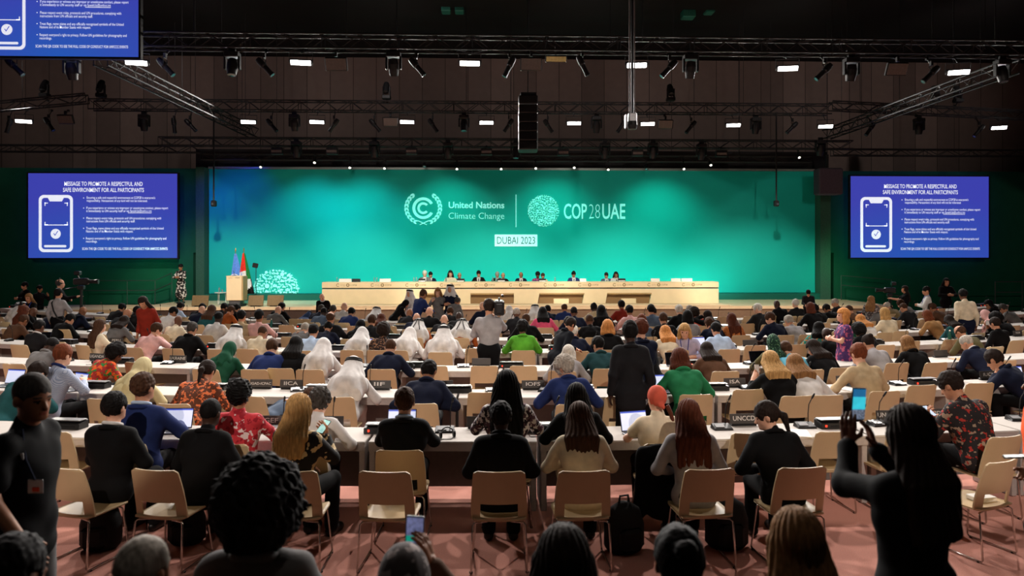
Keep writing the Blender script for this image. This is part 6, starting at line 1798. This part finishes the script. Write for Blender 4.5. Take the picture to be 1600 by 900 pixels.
def tripod_camera(px, py, Y, label, rz, m=M_CONS):
    p = at_y(px, py, Y)
    t = thing('tripod_camera', label, 'camera', (p.x, Y, 0), rz)
    put('column', MB().cyl((0, 0, .5), (0, 0, p.z - .15), .04, 10), m, t)
    for k in range(3):
        a = k * 2.094 + .4
        put('leg', MB().cyl((0, 0, .85), (.5 * math.cos(a), .5 * math.sin(a), .02), .028, 8), m, t)
    z = p.z
    put('head', MB().rbox((0, 0, z - .12), (.18, .18, .12), .02), m, t)
    put('body', MB().rbox((0, 0, z + .06), (.18, .42, .20), .03), m, t)
    put('lens', MB().lathe([(0, 0), (.055, 0), (.06, .18), (.075, .26), (.075, .28), (0, .28)], (0, .21, z + .06), 14, Matrix.Rotation(rad(-90), 3, 'X')), m, t)
    put('viewfinder', MB().rbox((-.05, -.12, z + .32), (.2, .16, .12), .02), m, t)
    put('viewfinder_arm', MB().cyl((0, -.06, z + .16), (-.02, -.12, z + .28), .02, 6), m, t)
    put('pan_handle', MB().tube([(.0, -.08, z - .1), (-.05, -.40, z - .16), (-.06, -.62, z - .2)], .014, 6), m, t)
tripod_camera(127, 443, 21.4, 'black broadcast camera on a tripod at the left of the hall', rad(-82))
tripod_camera(1390, 456, 25.5, 'dark broadcast camera on a tripod in the shadow right of the stage', rad(75))
stand(40, 440, 25.0, 'person in dark clothes standing by the left wall, taller of two', 'short', 'black', 'suit', 'black', 'm', yaw=2.6, arms=('clasp', 'clasp'))
stand(61, 445, 25.0, 'person in dark clothes standing by the left wall, holding a small light', 'short', 'black', 'tee', 'black', 't', yaw=-1.8, arms=('phone', 'side'))
stand(283, 412, 30.2, 'person in a black and white print dress standing at the left end of the stage', 'short', 'black', 'dress', 'blackwhite', 't', yaw=3.0, floor=STZ, arms=('clasp', 'clasp'), bc='black')
stand(506, 457, 21.8, 'person in a black suit and pale tie bending forward in front of the stage', 'bald', 'white', 'suit', 'black', 'l', yaw=3.1, lean=.35, hp=.3, collar='white', arms=('side', 'side'))
stand(616, 470, 20.6, 'person in a black headscarf and robe bending forward in front of the stage', 'none', 'black', 'thobe', 'black', 'm', yaw=-1.3, lean=.75, head='hijab', headc='black', arms=('reach', 'reach'))
stand(641, 451, 21.2, 'person in a white robe and corded headcloth standing behind the blue jacket', 'none', 'black', 'thobe', 'white', 'm', yaw=2.6, head='ghutra', headc='white')
stand(650, 453, 19.6, 'person in a denim blue jacket bending forward in front of the stage', 'short', 'brown', 'suit', 'blue', 't', yaw=-.8, lean=.45, arms=('reach', 'reach'))
stand(685, 449, 20.9, 'person in a grey coat with clasped hands facing the camera before the stage', 'long', 'light', 'coat', 'grey', 'l', yaw=2.9, arms=('face', 'phone'), hp=.2, hem=.5)
stand(704, 443, 20.9, 'person in a dark blue cloak and white corded headcloth facing the camera', 'none', 'black', 'cloak', 'navy', 'm', yaw=2.9, head='ghutra', headc='white', arms=('clasp', 'clasp'))
stand(703, 468, 20.2, 'person in a grey jacket and red scarf bowing towards the stage', 'short', 'pepper', 'suit', 'grey', 't', yaw=-.5, lean=.85, arms=('reach', 'reach'), head=None)
stand(1263, 454, 24.6, 'person in a dark suit and red tie leaning on the stage edge, facing the camera', 'short', 'black', 'suit', 'charcoal', 'm', yaw=2.7, lean=.45, hp=.2, arms=('reach', 'reach'))
stand(1361, 464, 19.3, 'person in a grey-green jacket standing, looking right', 'wavy', 'light', 'suit', 'shawl', 'l', yaw=-.8, hy=-.4, arms=('clasp', 'clasp'))
stand(1415, 446, 23.5, 'person in a black top reaching to the left in the shadow at right', 'long', 'dark', 'tee', 'black', 'm', yaw=1.2, arms=('reach', 'reach'), sleeve=.4)
o, r, s0 = stand(1449, 447, 20.5, 'person in a white shirt and lanyard standing, looking left', 'short', 'black', 'shirt', 'white', 'm', yaw=1.1, hy=.3, arms=('clasp', 'clasp')); lanyard(o, r, badge=False)
stand(1478, 434, 25.0, 'person in black standing far back in the shadow at right', 'long', 'black', 'suit', 'black', 'm', yaw=3.0, arms=('clasp', 'clasp'))
stand(1509, 451, 16.9, 'person in a cream shirt and dark trousers standing with the back to the camera', 'short', 'black', 'shirt', 'cream', 'b', arms=('side', 'side'), lean=.12, hp=.3, bc='navy', fat=.15, yaw=-.1)

# ---- people behind the head table
STG = [(664, 422, 'grey suit with headphones', 'short', 'white', 'suit', 'grey', 'l', 30.4), (673, 424, 'dark suit, half hidden', 'short', 'black', 'suit', 'navy', 'm', 31.0), (704, 422, 'cream jacket and long curly hair', 'long', 'dark', 'tee', 'cream', 'l', 30.4), (718, 425, 'black suit, at a name plate', 'bald', 'white', 'suit', 'black', 'm', 30.5), (748, 422, 'black suit and dark tie', 'short', 'black', 'suit', 'black', 'm', 30.4),
       (777, 424, 'black suit, behind a shoulder', 'short', 'grey', 'suit', 'black', 'm', 31.0), (786, 425, 'black suit, leaning in', 'bald', 'grey', 'suit', 'black', 'm', 30.4), (814, 424, 'navy suit', 'bald', 'black', 'suit', 'navy', 't', 30.4), (840, 424, 'purple print dress and glasses', 'curly', 'black', 'tee', 'purpleprint', 'b', 30.4), (848, 426, 'beige top, half hidden', 'short', 'brown', 'tee', 'beige', 'm', 31.0),
       (896, 423, 'bright blue jacket and white top', 'short', 'black', 'suit', 'blue', 't', 30.4), (947, 425, 'grey checked suit and tie', 'short', 'dark', 'suit', 'slate', 'm', 30.4), (962, 424, 'white jacket and long black hair', 'long', 'black', 'suit', 'white', 't', 30.4)]
for i, (px, py, ds, hr, hc_, tp_, tc_, sk, Yp) in enumerate(STG):
    o, r, s0 = ST(px, py, Yp, f'person in a {ds}, {nth(i + 1)} from left behind the head table', hr, hc_, tp_, tc_, sk, yaw=math.pi + (.0), floor=STZ, lean=.1, sit=True, group='people behind the head table', arms=('desk', 'desk'), collar='white' if tp_ == 'suit' else None)
    if tp_ == 'suit':
        T = r['T']
        put('shirt_front', MB().add([Vector(T(-.078, .140, .53)), Vector(T(.078, .140, .53)), Vector(T(.02, .168, .22)), Vector(T(-.02, .168, .22)), Vector(T(-.078, .06, .53)), Vector(T(.078, .06, .53)), Vector(T(.012, .10, .22)), Vector(T(-.012, .10, .22))], [(0, 1, 2, 3), (7, 6, 5, 4), (0, 4, 5, 1), (1, 5, 6, 2), (2, 6, 7, 3), (3, 7, 4, 0)]), cloth('white'), o)
        put('necktie', MB().add([Vector(T(-.018, .152, .52)), Vector(T(.018, .152, .52)), Vector(T(.02, .178, .22)), Vector(T(-.02, .178, .22)), Vector(T(-.012, .13, .49)), Vector(T(.012, .13, .49)), Vector(T(.02, .15, .22)), Vector(T(-.02, .15, .22))], [(0, 1, 2, 3), (7, 6, 5, 4), (0, 4, 5, 1), (1, 5, 6, 2), (2, 6, 7, 3), (3, 7, 4, 0)]), cloth('navy'), o)
    p = at_y(px, py, Yp)
    t = thing('stage_chair', f'dark chair under the {nth(i + 1)} person from left behind the head table', 'chair', (p.x, Yp, STZ), math.pi, 'chairs behind the head table')
    put('seat', MB().rbox((0, 0, .42), (.44, .44, .06), .02), M_CONS, t); put('backrest', MB().rbox((0, -.24, .68), (.42, .04, .40), .02), M_CONS, t)
    for sx in (-1, 1):
        for sy in (-1, 1): put('leg', MB().cyl((sx * .18, sy * .18, 0), (sx * .18, sy * .18, .41), .015, 6), M_CHROME, t)

# ---- the raised floor at the very back and the people on it, close to the camera
RZ = .45
struct('floor_rear_platform', MB().box((0, -2.0, RZ / 2 - .02), (40, 13.2, RZ - .04)), mat('platform black', (24, 22, 22), .9))
def loc_of(px, py, Y, base, yaw, sc):
    v = Matrix.Rotation(-yaw, 3, 'Z') @ (at_y(px, py, Y) - base) / sc
    return tuple(v)
_p = at_y(40, 579, 3.6); _b4 = Vector((_p.x, 3.6, RZ)); _s4 = max(.86, (_p.z - RZ) / 1.775)
o, r, s0 = ST(40, 579, 3.6, 'person in a black polo shirt with a badge walking past at left, looking right', 'crop', 'pepper', 'tee', 'black', 't', yaw=-1.62, hy=-.35, floor=RZ, sc=_s4, arms=((loc_of(14, 800, 3.85, _b4, -1.62, _s4), (-.8, -.6, 0)), (loc_of(34, 846, 3.30, _b4, -1.62, _s4), (.8, -1, 0), (-1, 0, 0), .4)), sleeve=.42, bc='grey', fat=.0, hp=.12, hem=.80)
T = r['T']
put('badge', MB().rbox(Vector(T(.135, .150, .255)), (.006, .085, .075), .003), mat('badge', (222, 218, 220), .5), o)
put('badge_stripe', MB().rbox(Vector(T(.140, .155, .24)), (.004, .04, .025), .002), mat('badge red', (224, 84, 50), .5), [q for q in o.children if q.name.startswith('badge')][0])
put('lanyard', MB().tube([Vector(T(.135, .145, .29)), Vector(T(.145, .10, .40)), Vector(T(.085, .03, .55))], .006, 5), cloth('navy'), o)
for y_, z_ in ((.07, .42),): put('shirt_emblem', MB().rbox(Vector(T(.155, y_, z_)), (.008, .05, .035), .003), mat('badge', (222, 218, 220), .5), o)
_p = at_y(1430, 634, 2.85); _b = Vector((_p.x, 2.85, RZ)); _s = (_p.z - RZ) / 1.775
o, r, s0 = ST(1430, 634, 2.85, 'person in a black jacket with long dark hair standing and holding up a phone', 'long', 'dark', 'suit', 'black', 'b', floor=RZ, yaw=.28, sc=_s, arms=((loc_of(1326, 694, 3.20, _b, .28, _s), (-.8, -.2, -1), (1, .4, .2), .25, (.05, .1, 1)), (loc_of(1366, 700, 3.24, _b, .28, _s), (.9, -.1, -1), (-1, .5, 0), .5, (-.25, .1, 1))), hp=.05, hem=.62, bc='black', sleeve=.9)
hl = hand_at(o, s0, -1); hr_ = hand_at(o, s0, 1)
pp = at_y(1341, 631, 3.27)
t = thing('mobile_phone', 'phone held up by the person with long dark hair, its screen showing the teal stage', 'phone', pp, 0); t.rotation_euler = (rad(2), rad(3), rad(8))
put('case', MB().rbox((0, 0, 0), (.076, .009, .158), .004), M_CONS, t)
dsp = put('display', MB().box((0, -.0052, 0), (.068, .001, .146)), mat('phone sky', (40, 110, 160), .3, emit=.8, var=.1), t)
put('picture', MB().box((0, -.0062, .005), (.068, .001, .06)), mat('phone stage', (60, 200, 220), .3, emit=.95, var=.15, scale=30), dsp)
put('picture', MB().box((0, -.0062, -.05), (.068, .001, .045)), mat('phone crowd', (120, 130, 150), .3, emit=.6, var=.7, scale=120), dsp)
# heads of those seated in front of the camera
def FR(px, py, Y, label, hair, hc, top, tc, skin, **k):
    return ST(px, py, Y, label, hair, hc, top, tc, skin, floor=RZ, sit=True, arms=k.pop('arms', ('lap', 'lap')), sc=None, **k)
FR(213, 838, 2.4, 'person with short grey hair seated close to the camera at left', 'crop', 'grey', 'suit', 'black', 't', yaw=-.3)
FR(8, 838, 2.35, 'person in a black top with dark hair at the bottom left corner', 'short', 'black', 'suit', 'black', 'b', yaw=-.3)
FR(400, 745, 2.75, 'person in a grey jacket with big rounded hair close to the camera', 'bigafro', 'black', 'suit', 'grey', 'b')
_p = at_y(630, 850, 2.35); _b2 = Vector((_p.x, 2.35, RZ)); _s2 = min(1.12, max(.86, (_p.z - RZ) / SIT_TOP))
o, r, s0 = FR(630, 850, 2.35, 'person in a mauve headscarf holding up a phone close to the camera', 'none', 'black', 'dress', 'brown', 't', head='hijab', headc='shawl', arms=('lap', (loc_of(676, 884, 2.66, _b2, 0, _s2), (.9, 0, -1), (-1, .3, 0), .6, (-.35, .1, 1))))
pp = at_y(648, 836, 2.72)
t = thing('mobile_phone', 'phone held up above the mauve headscarf, its screen showing the hall', 'phone', pp, 0); t.rotation_euler = (rad(-4), rad(2), rad(-4))
put('case', MB().rbox((0, 0, 0), (.076, .009, .15), .004), M_CONS, t)
dsp = put('display', MB().box((0, -.0052, 0), (.066, .001, .138)), mat('phone hall', (120, 126, 170), .3, emit=.5, var=.4, scale=60), t)
put('picture', MB().box((0, -.0062, -.012), (.066, .001, .022)), mat('phone stage2', (20, 150, 130), .3, emit=.7, var=.1), dsp)
put('picture', MB().box((0, -.0062, -.045), (.066, .001, .035)), mat('phone crowd2', (70, 74, 92), .3, emit=.4, var=.8, scale=130), dsp)
FR(882, 825, 2.4, 'person with dark brown hair close to the camera, between mauve headscarf and tied-up hair', 'long', 'dark', 'suit', 'black', 'm')
FR(1064, 824, 2.4, 'person with tied-up black hair close to the camera', 'bun', 'black', 'suit', 'black', 't')
FR(1250, 798, 2.55, 'person with long fair-brown hair close to the camera', 'long', 'light', 'suit', 'black', 'l')
_p = at_y(1634, 640, 4.3); _b3 = Vector((_p.x, 4.3, RZ)); _s3 = min(1.12, max(.86, (_p.z - RZ) / 1.775))
o, r, s0 = ST(1634, 640, 4.3, 'person in an orange vest holding a phone at the right edge', 'short', 'dark', 'tee', 'orange', 't', floor=RZ, yaw=1.3, arms=('hip', (loc_of(1604, 730, 4.2, _b3, 1.3, _s3), (0, -.5, -1), (0, 0, 1), .7)), sleeve=.3, hem=.8)
pp = at_y(1590, 713, 4.28)
t = thing('mobile_phone', 'phone held flat by the person in an orange vest', 'phone', pp, 0); t.rotation_euler = (rad(80), 0, rad(60))
put('case', MB().rbox((0, 0, 0), (.075, .009, .155), .004), M_CONS, t); put('display', MB().box((0, -.0052, 0), (.066, .001, .142)), mat('phone display 150', (150, 170, 210), .3, emit=.8), t)

# bags, coats and small things on the floor and chairs
def bag(px, py, Y, label, s_=1.0, m=None, rz=0):
    p = at_y(px, py, Y)
    t = thing('backpack', label, 'bag', (p.x, Y, RZ if Y < 4.6 else 0), rz, None)
    mb = MB().lathe([(0, 0), (.15, .01), (.19, .06), (.19, .25), (.15, .38), (.06, .44), (0, .45)], n=14)
    o = put('body', mb, m or mat('bag cloth', (16, 16, 18), .8, bump=.3), t, smooth=True); o.scale = (s_, .75 * s_, s_)
    q = put('pocket', MB().rbox((0, -.13 * s_, .15 * s_), (.22 * s_, .08 * s_, .2 * s_), .03), m or mat('bag cloth', (16, 16, 18), .8), t)
    put('handle', MB().tube([(-.05 * s_, 0, .43 * s_), (-.04 * s_, 0, .50 * s_), (.04 * s_, 0, .50 * s_), (.05 * s_, 0, .43 * s_)], .012, 6), M_BLACK, t)
bag(158, 850, 6.35, 'black backpack on the floor under the chair of the black suit with white collar', .95)
bag(975, 850, 6.15, 'black bag on the floor beside the chair of the cream knit top', 1.0, rz=.3)
bag(1135, 850, 6.2, 'black bag on the floor beside the light grey shirt', 1.05)
bag(292, 845, 6.45, 'black box bag on the floor left of the big rounded hair', .9)
bag(497, 860, 3.3, 'black padded bag beside the grey jacket close to the camera', .95)
X, Y, a = seat(1, 1020, .5)
t = thing('black_coat', 'long black coat hung over the chair back of the coral head wrap', 'coat', (X, Y, 0), a)
G = Field((-.34, -.40, .10), (.34, .0, 1.0), .011)
G.add(('flat', V(0, -.26, 0), EYE, V(-.17, 0, .84), V(.17, 0, .84), .045, .045, 1.0)); G.add(('flat', V(0, -.27, 0), EYE, V(-.18, 0, .80), V(-.20, 0, .28), .05, .06, .8)); G.add(('flat', V(0, -.27, 0), EYE, V(.18, 0, .80), V(.17, 0, .34), .05, .06, .8)); G.add(('flat', V(0, -.28, 0), EYE, V(0, 0, .78), V(0, 0, .36), .14, .15, .35))
G.F += wrinkle([G.ax[0][:, None, None], G.ax[1][None, :, None], G.ax[2][None, None, :]], .006, 5).astype(np.float32)
v_, f_ = G.nets(); link('drape', np_mesh('drape', v_, f_, [cloth('black')]), t); put('collar', MB().tube([(-.09, -.25, .885), (0, -.28, .90), (.09, -.25, .885)], .02, 7), cloth('black'), t, smooth=True)
X, Y, a = seat(0, 1530, .0)
tag(put('booklet', MB().rbox((0, 0, .02), (.20, .14, .04), .005), mat('paper', (238, 236, 230), .8), None, loc=(X + .02, Y, .445), rz=.2), 'white booklet lying on the empty chair at the right of the back row', 'booklet')
